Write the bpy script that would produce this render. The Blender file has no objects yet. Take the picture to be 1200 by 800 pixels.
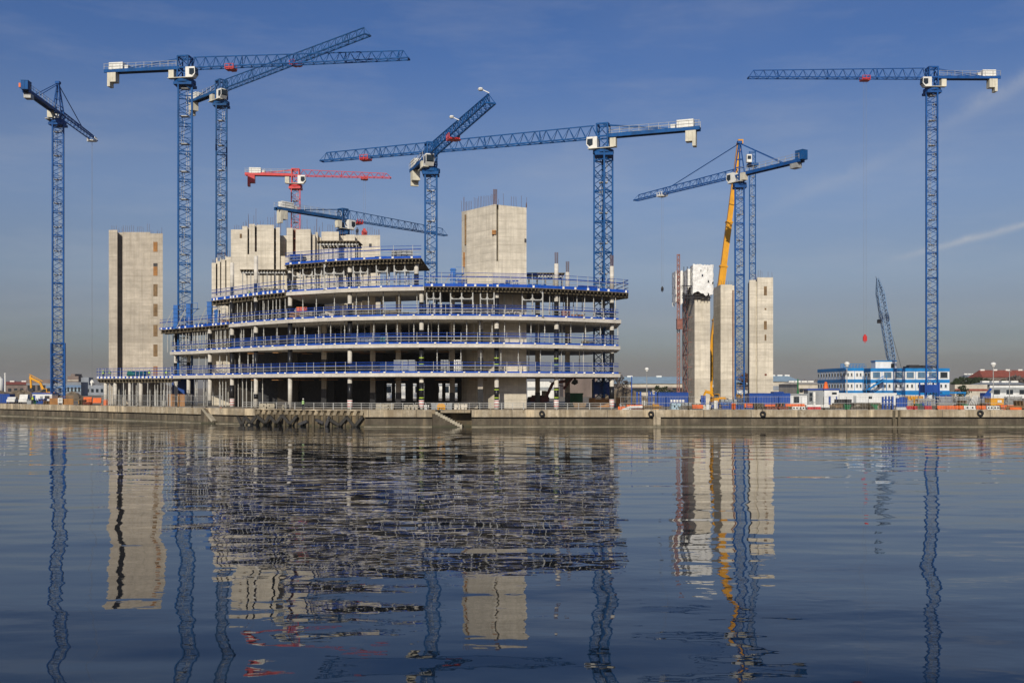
import bpy, bmesh, math, random
from mathutils import Vector, Matrix
random.seed(7)
C = bpy.context.scene.collection
sc = bpy.context.scene
F = 1166.7; PX0 = 600.0; HY = 454.0; CZ = 6.0          # the lens in photo pixels, the horizon line and the eye height
def X(px, Y): return (px - PX0) * Y / F
def Zp(py, Y): return CZ - (py - HY) * Y / F
def P(px, py, Y): return Vector((X(px, Y), Y, Zp(py, Y)))
GZ = 2.5                                                # quay level above the water
V = Vector
# ------------------------------------------------------------------ mesh collector
class MB:
    def __init__(s): s.v = []; s.f = []; s.m = []
    def add(s, vs, fs, mi=0):
        o = len(s.v); s.v += [tuple(a) for a in vs]
        for f in fs: s.f.append([i + o for i in f]); s.m.append(mi)
    def box(s, x0, x1, y0, y1, z0, z1, mi=0):
        s.add([(x0,y0,z0),(x1,y0,z0),(x1,y1,z0),(x0,y1,z0),(x0,y0,z1),(x1,y0,z1),(x1,y1,z1),(x0,y1,z1)],
              [(0,3,2,1),(4,5,6,7),(0,1,5,4),(1,2,6,5),(2,3,7,6),(3,0,4,7)], mi)
    def obox(s, c, d, hl, hw, hz, mi=0):
        """box centred at c, long axis along unit horizontal d, half sizes"""
        d = V((d[0], d[1], 0)).normalized(); n = V((-d.y, d.x, 0)); c = V(c); z = V((0,0,hz)); a = d*hl; b = n*hw
        s.add([c-a-b-z, c+a-b-z, c+a+b-z, c-a+b-z, c-a-b+z, c+a-b+z, c+a+b+z, c-a+b+z],
              [(0,3,2,1),(4,5,6,7),(0,1,5,4),(1,2,6,5),(2,3,7,6),(3,0,4,7)], mi)
    def bar(s, p, q, w, h=None, mi=0):
        p = V(p); q = V(q); h = h or w; d = q - p
        if d.length < 1e-6: return
        d.normalize(); up = V((0,0,1)) if abs(d.z) < .95 else V((1,0,0))
        a = d.cross(up).normalized()*(w/2); b = d.cross(a).normalized()*(h/2)
        s.add([p-a-b,p+a-b,p+a+b,p-a+b,q-a-b,q+a-b,q+a+b,q-a+b],
              [(0,3,2,1),(4,5,6,7),(0,1,5,4),(1,2,6,5),(2,3,7,6),(3,0,4,7)], mi)
    def tube(s, p, q, r0, r1=None, n=10, mi=0, cap=True):
        p = V(p); q = V(q); r1 = r0 if r1 is None else r1; d = (q - p).normalized()
        up = V((0,0,1)) if abs(d.z) < .95 else V((1,0,0))
        a = d.cross(up).normalized(); b = d.cross(a).normalized(); vs = []
        for c, r in ((p, r0), (q, r1)):
            for i in range(n):
                t = 2*math.pi*i/n; vs.append(c + a*math.cos(t)*r + b*math.sin(t)*r)
        fs = [(i, (i+1) % n, n+(i+1) % n, n+i) for i in range(n)]
        if cap: fs += [tuple(range(n-1, -1, -1)), tuple(range(n, 2*n))]
        s.add(vs, fs, mi)
    def prism(s, poly, z0, z1, mi=0):
        n = len(poly); vs = [(p[0],p[1],z0) for p in poly] + [(p[0],p[1],z1) for p in poly]
        s.add(vs, [tuple(range(n-1,-1,-1)), tuple(range(n,2*n))] + [(i,(i+1)%n,n+(i+1)%n,n+i) for i in range(n)], mi)
    def extrude(s, prof, c, d, hw, mi=0):
        """side profile [(along, up)] placed at c, along unit horizontal d, extruded +-hw sideways"""
        d = V((d[0], d[1], 0)).normalized(); nn = V((-d.y, d.x, 0)); c = V(c); n = len(prof)
        vs = [c + d*a + V((0,0,b)) - nn*hw for a, b in prof] + [c + d*a + V((0,0,b)) + nn*hw for a, b in prof]
        s.add(vs, [tuple(range(n)), tuple(range(2*n-1,n-1,-1))] + [(i,n+i,n+(i+1)%n,(i+1)%n) for i in range(n)], mi)
    def ball(s, c, r, mi=0, n=8, sz=1.0):
        c = V(c); vs = []; m = n//2
        for j in range(m+1):
            t = math.pi*j/m
            for i in range(n):
                u = 2*math.pi*i/n; vs.append(c + V((math.sin(t)*math.cos(u)*r, math.sin(t)*math.sin(u)*r, math.cos(t)*r*sz)))
        s.add(vs, [(j*n+i, (j+1)*n+i, (j+1)*n+(i+1)%n, j*n+(i+1)%n) for j in range(m) for i in range(n)], mi)
    def torus(s, c, R, r, ax=V((0,1,0)), n=16, k=8, mi=0):
        c = V(c); ax = V(ax).normalized(); a = ax.cross(V((0,0,1))).normalized(); b = ax.cross(a); vs = []
        for i in range(n):
            u = 2*math.pi*i/n; e = a*math.cos(u) + b*math.sin(u)
            for j in range(k):
                t = 2*math.pi*j/k; vs.append(c + e*(R + r*math.cos(t)) + ax*r*math.sin(t))
        s.add(vs, [(i*k+j, i*k+(j+1)%k, ((i+1)%n)*k+(j+1)%k, ((i+1)%n)*k+j) for i in range(n) for j in range(k)], mi)
    def build(s, name, mats, parent=None, smooth=False, origin=None):
        if not isinstance(mats, (list, tuple)): mats = [mats]
        if origin is None: origin = root_of(parent).location if parent else V((0,0,0))
        me = bpy.data.meshes.new(name)
        me.from_pydata([(a[0]-origin[0], a[1]-origin[1], a[2]-origin[2]) for a in s.v], [], s.f)
        for m in mats: me.materials.append(m)
        me.polygons.foreach_set('material_index', s.m)
        if smooth: me.polygons.foreach_set('use_smooth', [True]*len(s.f))
        bm = bmesh.new(); bm.from_mesh(me); bmesh.ops.recalc_face_normals(bm, faces=bm.faces); bm.to_mesh(me); bm.free()
        me.update(); o = bpy.data.objects.new(name, me); C.objects.link(o)
        if parent: o.parent = parent
        elif origin is not None: o.location = origin
        return o
def root_of(o):
    while o.parent: o = o.parent
    return o
def tag(o, label=None, cat=None, group=None, kind=None):
    if label: o['label'] = label
    if cat: o['category'] = cat
    if group: o['group'] = group
    if kind: o['kind'] = kind
    return o
def thing(name, label, cat, loc, group=None):
    o = bpy.data.objects.new(name, None); o.empty_display_size = .5; C.objects.link(o); o.location = V(loc)
    return tag(o, label, cat, group)
def solo(mb, name, mats, label, cat, loc, group=None, smooth=False):
    o = mb.build(name, mats, None, smooth, V(loc)); return tag(o, label, cat, group)
def copy_tree(o, parent=None):
    c = o.copy(); C.objects.link(c)
    if parent: c.parent = parent
    for ch in list(o.children): copy_tree(ch, c)
    return c
def structure(mb, name, m, smooth=False):
    o = mb.build(name, m, None, smooth, V((0,0,0))); o['kind'] = 'structure'; return o
# ------------------------------------------------------------------ materials
def nodes(name):
    m = bpy.data.materials.new(name); m.use_nodes = True; nt = m.node_tree
    return m, nt, nt.nodes['Principled BSDF'], nt.nodes.new, nt.links.new
def noise(nt, vec, scale, detail=3, rough=.55):
    n = nt.nodes.new('ShaderNodeTexNoise'); n.inputs['Scale'].default_value = scale
    n.inputs['Detail'].default_value = detail; n.inputs['Roughness'].default_value = rough
    nt.links.new(vec, n.inputs['Vector']); return n.outputs['Fac']
def mapping(nt, sx, sy, sz):
    g = nt.nodes.new('ShaderNodeNewGeometry'); mp = nt.nodes.new('ShaderNodeMapping')
    mp.inputs['Scale'].default_value = (sx, sy, sz); nt.links.new(g.outputs['Position'], mp.inputs['Vector']); return mp.outputs['Vector']
def mathn(nt, op, a, b=None, c=None):
    n = nt.nodes.new('ShaderNodeMath'); n.operation = op
    for i, x in enumerate((a, b, c)):
        if x is None: continue
        if isinstance(x, (int, float)): n.inputs[i].default_value = x
        else: nt.links.new(x, n.inputs[i])
    return n.outputs[0]
def maprange(nt, v, a, b, c, d):
    n = nt.nodes.new('ShaderNodeMapRange'); nt.links.new(v, n.inputs[0])
    for i, x in enumerate((a, b, c, d)): n.inputs[i+1].default_value = x
    return n.outputs[0]
def mix(nt, fac, a, b, mode='MIX'):
    n = nt.nodes.new('ShaderNodeMix'); n.data_type = 'RGBA'; n.blend_type = mode
    for k, x in ((0, fac), (6, a), (7, b)):
        if isinstance(x, (int, float)): n.inputs[k].default_value = x
        elif isinstance(x, tuple): n.inputs[k].default_value = (*x, 1)
        else: nt.links.new(x, n.inputs[k])
    return n.outputs[2]
def plain(name, rgb, rough=.55, metal=0, var=.25, scale=1.2, dirt=(.12,.1,.08), dirt_amt=.25, spec=.3):
    m, nt, b, N, L = nodes(name)
    v = mapping(nt, 1, 1, .35)
    f = maprange(nt, noise(nt, v, scale, 5), .3, .7, 1-var, 1+var*.35)
    col = mix(nt, 1.0, rgb, f, 'MULTIPLY')
    d = maprange(nt, noise(nt, mapping(nt, 1, 1, .5), scale*2.3, 4), .52, .75, 0, dirt_amt)
    col = mix(nt, d, col, dirt)
    L(col, b.inputs['Base Color']); b.inputs['Roughness'].default_value = rough; b.inputs['Metallic'].default_value = metal; b.inputs['Specular IOR Level'].default_value = spec
    return m
def concrete(name, rgb, lift=1.2, lines=.55, stain=.5):
    """poured concrete: pour lifts, panel joints, blotches and run-off streaks"""
    m, nt, b, N, L = nodes(name)
    g = N('ShaderNodeNewGeometry'); sp = N('ShaderNodeSeparateXYZ'); L(g.outputs['Position'], sp.inputs[0])
    x, y, z = sp.outputs
    zz = mathn(nt, 'DIVIDE', z, lift*3); fl = mathn(nt, 'FLOOR', zz)
    wn = N('ShaderNodeTexWhiteNoise'); wn.noise_dimensions = '1D'; L(fl, wn.inputs['W'])
    big = maprange(nt, wn.outputs['Value'], 0, 1, .84, 1.06)
    blot = maprange(nt, noise(nt, mapping(nt, .5, .5, .9), 1, 5, .6), .3, .7, .78, 1.08)
    streak = maprange(nt, noise(nt, mapping(nt, 2.2, 2.2, .12), 1, 4, .6), .45, .75, 0, stain)
    band = maprange(nt, noise(nt, mapping(nt, .08, .08, 1.9), 1, 3), .3, .7, .86, 1.06)
    fine = maprange(nt, noise(nt, mapping(nt, 9, 9, 9), 1, 2), .3, .7, .93, 1.05)
    k = mathn(nt, 'MULTIPLY', mathn(nt, 'MULTIPLY', mathn(nt, 'MULTIPLY', big, blot), band), fine)
    col = mix(nt, 1.0, rgb, k, 'MULTIPLY')
    col = mix(nt, streak, col, (rgb[0]*.5, rgb[1]*.48, rgb[2]*.44))
    # lift joints and board joints
    def joint(c, period, w):
        fr = mathn(nt, 'FRACT', mathn(nt, 'DIVIDE', c, period)); a = mathn(nt, 'ABSOLUTE', mathn(nt, 'SUBTRACT', fr, .5))
        return mathn(nt, 'GREATER_THAN', a, .5 - w/period/2)
    jn = maprange(nt, noise(nt, mapping(nt, .6, .6, .6), 1, 2), .4, .6, .1, 1)
    j = mathn(nt, 'MULTIPLY', mathn(nt, 'MULTIPLY', joint(z, lift, .09), jn), lines)
    j2 = mathn(nt, 'MULTIPLY', mathn(nt, 'MULTIPLY', joint(mathn(nt, 'ADD', x, mathn(nt, 'MULTIPLY', y, .6)), 2.4, .06), jn), lines*.15)
    col = mix(nt, mathn(nt, 'MAXIMUM', j, j2), col, (rgb[0]*.45, rgb[1]*.43, rgb[2]*.4))
    L(col, b.inputs['Base Color']); b.inputs['Roughness'].default_value = .85
    bp = N('ShaderNodeBump'); bp.inputs['Strength'].default_value = .4; bp.inputs['Distance'].default_value = .05
    L(k, bp.inputs['Height']); L(bp.outputs[0], b.inputs['Normal'])
    return m
M = {}
M['core'] = concrete('core_concrete', (.69,.625,.51), 1.3, .6, .5)
M['core_grey'] = concrete('aged_core_concrete', (.51,.45,.365), 1.3, .55, .5)
M['slab'] = concrete('slab_concrete', (.68,.63,.55), 9, .0, .35)
M['column'] = concrete('column_concrete', (.67,.625,.545), 4.2, .2, .12)
M['crane_blue'] = plain('crane_blue_paint', (.009,.085,.27), .6, 0, .3, .8, (.05,.05,.06), .3, .12)
M['crane_faded'] = plain('faded_crane_blue', (.016,.085,.235), .65, 0, .35, .7, (.09,.07,.06), .4, .12)
M['crane_bright'] = plain('bright_crane_blue', (.009,.08,.285), .55, 0, .3, .9, (.05,.05,.06), .3, .12)
M['rail_blue'] = plain('railing_blue_paint', (.008,.05,.31), .6, 0, .25, 1.5, (.06,.07,.1), .2, .12)
M['toe_blue'] = plain('toe_board_blue', (.008,.08,.46), .6, 0, .25, 1.8, (.1,.12,.2), .2, .15)
M['form_blue'] = plain('formwork_blue', (.008,.12,.42), .5)
M['galv'] = plain('galvanised_steel', (.40,.40,.385), .55, .2, .3, 2.0, (.2,.17,.13), .5)
M['white'] = plain('white_paint', (.78,.77,.72), .5, 0, .2, 1.0, (.35,.3,.24), .35)
M['cream'] = plain('cream_ballast', (.66,.62,.50), .8, 0, .25, .9, (.3,.26,.2), .4)
M['red'] = plain('red_paint', (.52,.03,.03), .45)
M['red_crane'] = plain('red_crane_paint', (.60,.035,.04), .45)
M['yellow'] = plain('yellow_paint', (.72,.33,.01), .42, 0, .2)
M['orange'] = plain('orange_plastic', (.75,.15,.03), .5, 0, .25)
M['black'] = plain('black_wrap', (.012,.013,.016), .35, 0, .4, 3)
M['dark_steel'] = plain('dark_steel', (.035,.035,.04), .5, .3)
M['maroon'] = plain('maroon_paint', (.12,.012,.015), .45)
M['timber'] = plain('formwork_timber', (.22,.14,.07), .8, 0, .45, 2.5)
M['old_timber'] = plain('weathered_timber', (.13,.105,.07), .9, 0, .5, 1.6, (.05,.06,.03), .6)
M['wet_timber'] = plain('tarred_timber', (.018,.016,.014), .5, 0, .5, 2)
M['ply'] = plain('orange_plywood', (.36,.17,.055), .75, 0, .35, 1.4)
M['dirty_ply'] = plain('dirty_plywood', (.16,.13,.09), .85, 0, .45, 1.2)
M['pale_rust'] = plain('faded_red_steel', (.30,.13,.105), .8, 0, .4, 3)
M['rope'] = plain('wire_rope', (.22,.23,.25), .7)
M['glass_blue'] = plain('pale_blue_glazing', (.10,.19,.29), .15, 0, .3, 1.5)
M['rust'] = plain('rusty_steel', (.20,.062,.04), .8, 0, .4, 3)
M['rebar'] = plain('rebar_steel', (.13,.075,.065), .8, 0, .4, 3)
M['rubber'] = plain('tyre_rubber', (.02,.02,.022), .7, 0, .4, 5)
M['glass'] = plain('dark_glass', (.02,.03,.04), .08, 0, .2, 1)
M['hut_white'] = plain('cabin_white', (.74,.75,.74), .5, 0, .15, .6, (.4,.38,.34), .3)
M['hut_blue'] = plain('cabin_blue', (.004,.19,.50), .5, 0, .2, .6)
M['hut_grey'] = plain('cabin_grey', (.30,.32,.33), .6, 0, .25, .6)
M['box_blue'] = plain('container_blue', (.008,.06,.30), .5, 0, .3, .5, (.05,.06,.08), .3)
M['teal'] = plain('teal_tarpaulin', (.015,.13,.13), .6)
M['green'] = plain('green_paint', (.02,.16,.06), .5)
M['hivis'] = plain('hi_vis_yellow', (.55,.75,.08), .7, 0, .2)
M['hivis_green'] = plain('pale_hi_vis', (.42,.62,.25), .7, 0, .2)
M['trouser'] = plain('dark_cloth', (.03,.035,.05), .9)
M['skin'] = plain('skin', (.45,.26,.18), .6, 0, .1)
M['far_cream'] = plain('far_render', (.55,.50,.41), .8, 0, .2, .3)
M['far_roof'] = plain('pale_blue_roof', (.33,.45,.52), .6, 0, .2, .2)
M['far_grey'] = plain('far_cladding', (.25,.275,.31), .7, 0, .3, .2)  # grey lightened so the colour itself carries some distance haze
M['far_blue'] = plain('far_blue_cladding', (.15,.24,.38), .6, 0, .25, .2)
M['far_brown'] = plain('far_brick', (.20,.155,.135), .85, 0, .35, .3)
M['roof_red'] = plain('red_tiles', (.28,.075,.05), .85, 0, .3, .6)
M['soil'] = plain('soil', (.19,.15,.105), .95, 0, .5, .7, (.09,.075,.055), .6)
M['bark'] = plain('bark', (.06,.045,.035), .9)
M['leaf_dark'] = plain('evergreen_leaf', (.035,.055,.022), .8, 0, .5, 1.5)
M['leaf_brown'] = plain('winter_twigs', (.14,.115,.10), .9, 0, .4, .6)
M['stone'] = concrete('stone_steps', (.46,.41,.31), .5, .3, .5)
def wrap_mat():
    m, nt, b, N, L = nodes('white_sheeting')
    f = maprange(nt, noise(nt, mapping(nt, 1, 1, 1), 1.1, 5), .3, .7, .8, 1.04)
    L(mix(nt, 1.0, (.80,.79,.76), f, 'MULTIPLY'), b.inputs['Base Color']); b.inputs['Roughness'].default_value = .45
    bp = N('ShaderNodeBump'); bp.inputs['Strength'].default_value = .8; bp.inputs['Distance'].default_value = .35
    L(noise(nt, mapping(nt, 1, 1, .6), 1.3, 5), bp.inputs['Height']); L(bp.outputs[0], b.inputs['Normal']); return m
M['sheet'] = wrap_mat()
def mesh_mat():
    """debris netting: a real weave of fine blue strands, most of it holes"""
    m, nt, b, N, L = nodes('blue_mesh_netting')
    b.inputs['Base Color'].default_value = (.015,.09,.42,1); b.inputs['Roughness'].default_value = .6
    tr = N('ShaderNodeBsdfTransparent'); mx = N('ShaderNodeMixShader'); mx.inputs[0].default_value = .10
    L(tr.outputs[0], mx.inputs[1]); L(b.outputs[0], mx.inputs[2]); L(mx.outputs[0], nt.nodes['Material Output'].inputs['Surface']); return m
M['net'] = mesh_mat()
def quay_mat(name, top, low):
    m, nt, b, N, L = nodes(name)
    g = N('ShaderNodeNewGeometry'); sp = N('ShaderNodeSeparateXYZ'); L(g.outputs['Position'], sp.inputs[0]); z = sp.outputs[2]
    blk = maprange(nt, noise(nt, mapping(nt, .22, .22, .35), 1, 6, .7), .33, .67, .48, 1.2)
    fine = maprange(nt, noise(nt, mapping(nt, 2.5, 2.5, 3.5), 1, 5, .65), .3, .7, .75, 1.12)
    wb = N('ShaderNodeTexWhiteNoise'); wb.noise_dimensions = '1D'; L(mathn(nt, 'FLOOR', mathn(nt, 'DIVIDE', mathn(nt, 'ADD', sp.outputs[0], mathn(nt, 'MULTIPLY', z, .02)), 7.3)), wb.inputs['W'])
    blk = mathn(nt, 'MULTIPLY', blk, maprange(nt, wb.outputs['Value'], 0, 1, .78, 1.12))
    col = mix(nt, 1.0, mix(nt, 1.0, top, blk, 'MULTIPLY'), fine, 'MULTIPLY')
    col = mix(nt, maprange(nt, noise(nt, mapping(nt, 1.3, 1.3, .9), 1, 5, .7), .56, .68, 0, .75), col, (low[0]*.7, low[1]*.66, low[2]*.55))
    rs = maprange(nt, noise(nt, mapping(nt, .5, .5, .12), 1, 3, .6), .62, .72, 0, .4)
    col = mix(nt, rs, col, (.16,.075,.03))
    st = maprange(nt, noise(nt, mapping(nt, .8, .8, .10), 1, 5, .7), .40, .62, 0, .9)
    col = mix(nt, st, col, low)
    pale = maprange(nt, noise(nt, mapping(nt, .5, .5, .05), 1, 4, .65), .54, .66, 0, .8)
    col = mix(nt, pale, col, (top[0]*1.25, top[1]*1.2, top[2]*1.1))
    weed = mathn(nt, 'ADD', z, maprange(nt, noise(nt, mapping(nt, .6, .6, .4), 1, 4), .3, .7, -.12, .12))
    col = mix(nt, maprange(nt, weed, .08, .42, .85, 0), col, (.055,.055,.03))
    fr = mathn(nt, 'FRACT', mathn(nt, 'DIVIDE', mathn(nt, 'ADD', sp.outputs[0], mathn(nt, 'MULTIPLY', z, .02)), 7.3))
    jt = mathn(nt, 'LESS_THAN', fr, .013)
    col = mix(nt, mathn(nt, 'MULTIPLY', jt, .75), col, (.05,.045,.035))
    L(col, b.inputs['Base Color']); b.inputs['Roughness'].default_value = .9
    bp = N('ShaderNodeBump'); bp.inputs['Strength'].default_value = .6; bp.inputs['Distance'].default_value = .06
    L(fine, bp.inputs['Height']); L(bp.outputs[0], b.inputs['Normal']); return m
M['coping'] = quay_mat('coping_stone', (.55,.465,.335), (.24,.185,.115))
M['quay'] = quay_mat('stained_quay_wall', (.165,.136,.095), (.058,.045,.030))
M['shaded_joint'] = plain('stained_shaded_joint', (.02,.019,.016), .8)  # black holds both the stain and the shadow under the coping
M['quay_brown'] = quay_mat('brown_piled_wall', (.17,.13,.075), (.06,.046,.028))
M['shade_brown'] = plain('painted_interior_shade', (.045,.038,.03), .85, 0, .5, 1.0)  # dark brown in place of interior shade on the rear walls
M['prop'] = plain('prop_steel', (.56,.55,.51), .5, .1, .3, 2.0, (.25,.21,.16), .4)
M['ledge'] = plain('ledge_stone', (.30,.26,.19), .9, 0, .5, .5, (.09,.085,.05), .7)
M['shade_sheet'] = plain('sheeting_and_shade', (.022,.024,.028), .7)  # black sheeting, also spread over rear walls as painted interior shade
def ground_mat():
    m, nt, b, N, L = nodes('site_ground')
    a = maprange(nt, noise(nt, mapping(nt, .05, .05, .05), 1, 6, .65), .35, .65, 0, 1)
    c = mix(nt, a, (.17,.135,.095), (.26,.225,.17))
    f = maprange(nt, noise(nt, mapping(nt, .9, .9, .9), 1, 6, .7), .3, .7, .65, 1.15)
    L(mix(nt, 1.0, c, f, 'MULTIPLY'), b.inputs['Base Color']); b.inputs['Roughness'].default_value = .95; return m
M['ground'] = ground_mat()
def water_mat():
    m, nt, b, N, L = nodes('dock_water')
    b.inputs['Base Color'].default_value = (.006,.011,.017,1); b.inputs['Roughness'].default_value = .015
    b.inputs['IOR'].default_value = 1.333
    n1 = noise(nt, mapping(nt, .75, 1.3, 1), 1.0, 2, .45)
    n2 = noise(nt, mapping(nt, .20, .42, 1), 1.0, 1, .4)
    n4 = noise(nt, mapping(nt, .09, .20, 1), 1.0, 1, .4)
    n3 = noise(nt, mapping(nt, .022, .05, 1), 1.0, 3, .55)
    gust = maprange(nt, n3, .38, .62, .15, 1.5)
    h = mathn(nt, 'ADD', mathn(nt, 'MULTIPLY', mathn(nt, 'MULTIPLY', n1, gust), WAVE1), mathn(nt, 'ADD', mathn(nt, 'MULTIPLY', n2, WAVE2), mathn(nt, 'MULTIPLY', n4, WAVE3)))
    bp = N('ShaderNodeBump'); bp.inputs['Strength'].default_value = 1; bp.inputs['Distance'].default_value = 1
    L(h, bp.inputs['Height']); L(bp.outputs[0], b.inputs['Normal']); return m
WAVE1, WAVE2, WAVE3 = .009, .055, .11
M['water'] = water_mat()
# ------------------------------------------------------------------ setting: water, ground, quay
def quay_y(x):
    pts = [(-900,800),(-109,212),(-51.5,167.5),(-40,159.5),(-28.7,153.2),(-22,152),(900,152)]
    for (a, ya), (b, yb) in zip(pts, pts[1:]):
        if a <= x <= b: return ya + (yb-ya)*(x-a)/(b-a)
QX = [-900,-300,-109,-80,-65,-51.5,-40,-33,-28.7,-22]
w = MB(); w.add([(-2500,-120,0),(2500,-120,0),(2500,900,0),(-2500,900,0)], [(0,1,2,3)]); structure(w, 'water', M['water'])
g = MB()
front = [(x, quay_y(x)+.8) for x in QX] + [(900,152.8)]
g.add([(a, b, GZ-.03) for a, b in front] + [(900,6000,GZ-.03),(4000,6000,GZ-.03),(4000,152.8,GZ-.03)][:0] + [(6000,152.8,GZ-.03),(6000,7000,GZ-.03),(-6000,7000,GZ-.03),(-6000,800.8,GZ-.03)], [tuple(range(len(front)+4))])
structure(g, 'ground', M['ground'])
def qline(a, b, off=0.0):
    """quay edge between x=a and x=b, moved inland by off"""
    xs = [a] + [x for x in QX if a < x < b] + [b]; out = []
    for i, x in enumerate(xs):
        t = .05; s = (quay_y(x+t)-quay_y(x-t))/(2*t) if i not in (0, len(xs)-1) else (quay_y(x+t)-quay_y(x))/t if i == 0 else (quay_y(x)-quay_y(x-t))/t
        n = V((-s, 1, 0)).normalized(); out.append((x + n.x*off, quay_y(x) + n.y*off))
    return out
def strip(mb, a, b, o0, o1, z0, z1, mi=0):
    f_ = qline(a, b, o0); k = qline(a, b, o1)
    for i in range(len(f_)-1): mb.prism([f_[i], f_[i+1], k[i+1], k[i]], z0, z1, mi)
ST0, ST1 = X(507,153), X(553,153)                       # the boat steps cut into the wall
FD0, FD1 = -41.5, -22.6                                 # the piled stretch
qw = thing('quay_wall', 'long weathered dock wall with pale coping along the far water edge', 'quay wall', (0,152,0))
for a, b in ((-420,FD0),(FD1,ST0),(ST1,520)):
    c_ = MB(); strip(c_, a, b, 0, 1.1, 1.5, GZ+.1); c_.build('coping', M['coping'], qw)
    c_ = MB(); strip(c_, a, b, .30, 1.1, -1.2, 1.25); c_.build('wall_face', M['quay'], qw)
    c_ = MB(); strip(c_, a, b, .6, 1.1, 1.252, 1.498); c_.build('joint', M['shaded_joint'], qw)
    c_ = MB(); strip(c_, a, b, -.12, .297, -1.2, .10); c_.build('ledge', M['ledge'], qw)
c_ = MB(); strip(c_, FD0+.01, FD1-.01, .5, 1.2, -1.2, GZ+.06); c_.build('wall_face', M['quay_brown'], qw)
c_ = MB()
xx = FD0+.5
while xx < FD1-.3:                                       # sloping stone teeth under the kerb of the piled part
    y = quay_y(xx)+.45; c_.add([(xx,y,GZ-.05),(xx+.55,y,GZ-.05),(xx+.25,y,GZ-.75),(xx-.3,y,GZ-.75),(xx,y-.42,GZ-.05),(xx+.55,y-.42,GZ-.05),(xx+.25,y-.1,GZ-.75),(xx-.3,y-.1,GZ-.75)],
        [(0,1,2,3),(4,5,6,7),(0,1,5,4),(1,2,6,5),(2,3,7,6),(3,0,4,7)]); xx += 1.05
c_.build('kerb_stones', M['coping'], qw)
c_ = MB(); strip(c_, FD0+.01, FD1-.01, .02, .497, GZ-.05, GZ+.1); c_.build('coping', M['coping'], qw)
c_ = MB(); xx = FD0+.4
while xx < FD1-.3:
    c_.tube((xx, quay_y(xx)+.32, -1), (xx, quay_y(xx)+.36, 1.7), .2, .2, 8); xx += 1.02
c_.build('pile', M['old_timber'], qw)['kind'] = 'stuff'
c_ = MB(); c_.box(ST0, ST1, 154.6, 155.4, -1.2, GZ+.05); c_.build('recess_wall', M['quay_brown'], qw)
c_ = MB(); c_.box(ST0+1.3, ST1-.2, 152.2, 153.2, GZ-.35, GZ+.08); c_.build('landing_beam', M['coping'], qw)
c_ = MB(); n = 11
for i in range(n):
    x0 = ST0+.15+i*.37; c_.box(x0+.35, x0+.725, 151.95, 154.597, max(-1, GZ-.45-(i+1)*.2), GZ+.05-(i+1)*.2)
c_.build('stair', M['stone'], qw)
c_ = MB(); c_.extrude([(0,GZ-.0),(.35,GZ-.0),(4.4,.1),(4.4,-.5),(0,-.5)], (ST0+.05,152.35,0), (1,0,0), .3); c_.build('stair_wall', M['quay'], qw)
c_ = MB(); c_.box(ST0+.01, ST0+.49, 152.02, 154.5, GZ-.5, GZ+.09); c_.build('stair_landing', M['coping'], qw)
c_ = MB(); c_.extrude([(0,GZ),(.7,GZ),(3.2,.4),(3.2,-1),(0,-1)], (X(234,166),quay_y(X(234,166))-.35,0), (.83,-.56,0), .35); c_.build('buttress', M['quay'], qw)
c_ = MB(); c_.extrude([(.0,GZ+.02),(.6,GZ+.02),(3.1,.5),(2.7,.3)], (X(234,166),quay_y(X(234,166))-.42,0), (.83,-.56,0), .38); c_.build('buttress_cap', M['stone'], qw)
for px, wd in ((767.5,.5),(772,.55),(1047.5,.42),(1053.5,.36)):
    c_ = MB(); x = X(px,152); c_.box(x-wd/2, x+wd/2, 151.9, 152.345, -1, GZ+.05); c_.build('pilaster', M['coping'] if wd > .45 else M['old_timber'], qw)
# zigzag fender timbers, each a thing of its own
zz = [(279,489),(284,498),(287,497),(298,487),(293,497),(301,489),(311,495),(322,486)]
def beam(p, q, Y, label, m=M['wet_timber']):
    b = MB(); a = P(*p, Y); c = P(*q, Y); b.bar(a, c, .5, .42); b.bar(a+V((0,-.22,-.1)), a+V((0,-.26,.1)), .18, .18); b.bar(c+V((0,-.22,-.1)), c+V((0,-.26,.1)), .18, .18)
    return solo(b, 'fender_timber', m, label, 'fender timber', (a.x, a.y, 0), 'tarred timbers across the piled wall')
segs = [((279,488),(283,497)),((284,497),(287,488)),((287,488),(293.5,495)),((294,495),(301,487)),((301,487),(311,495)),((311,495),(316,487)),((316,487),(323,495)),((324,495),(331,486)),((331,486),(339,496)),((340,496),(348,487)),
        ((350,497),(360,493)),((370,491.5),(379,495.5)),((382,499),(386,488)),((386,491),(398,498)),((398,498),(406,489)),((406,488),(415,499)),((416,499),(425,488))]
wherez = ['far left end','left end, rising','first valley falling','first valley rising','second valley falling','second valley rising short','third valley falling','third valley rising','fourth valley falling','fourth valley rising beneath the worker',
          'loose pale log lying low right of the zigzag','loose pale log tilting down to the right','steep rising post beyond the loose logs','long falling brace right of centre','short rising brace right of centre','last valley falling','last valley rising at the right end']
for (p, q), t in zip(segs, wherez):
    xm = X((p[0]+q[0])/2, 153); beam(p, q, quay_y(xm)+.0, ('tarred zigzag timber on the brown piled wall, '+t) if 'loose' not in t else t+' on the piled wall', M['wet_timber'] if 'loose' not in t else M['dark_steel'])
for i, (px, py, t) in enumerate(((635,484.5,'below the dark red excavator'),(763,485,'left of the pale wall joints'),(894,485,'below the long blue container'),(1149,484,'below the orange barriers at far right'))):
    b = MB(); c = P(px, py, 151.75); b.torus(c, .34, .15, V((.45,1,0))); b.bar(c+V((0,0,.34)), c+V((0,.3,.85)), .05)
    solo(b, 'tyre_fender', M['rubber'], 'black tyre hung on the dock wall '+t, 'tyre fender', (c.x, c.y, c.z-.7), 'tyres hung along the dock wall', True)
for px in (600,622,648,671,692,715,737,824):
    pass
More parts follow.
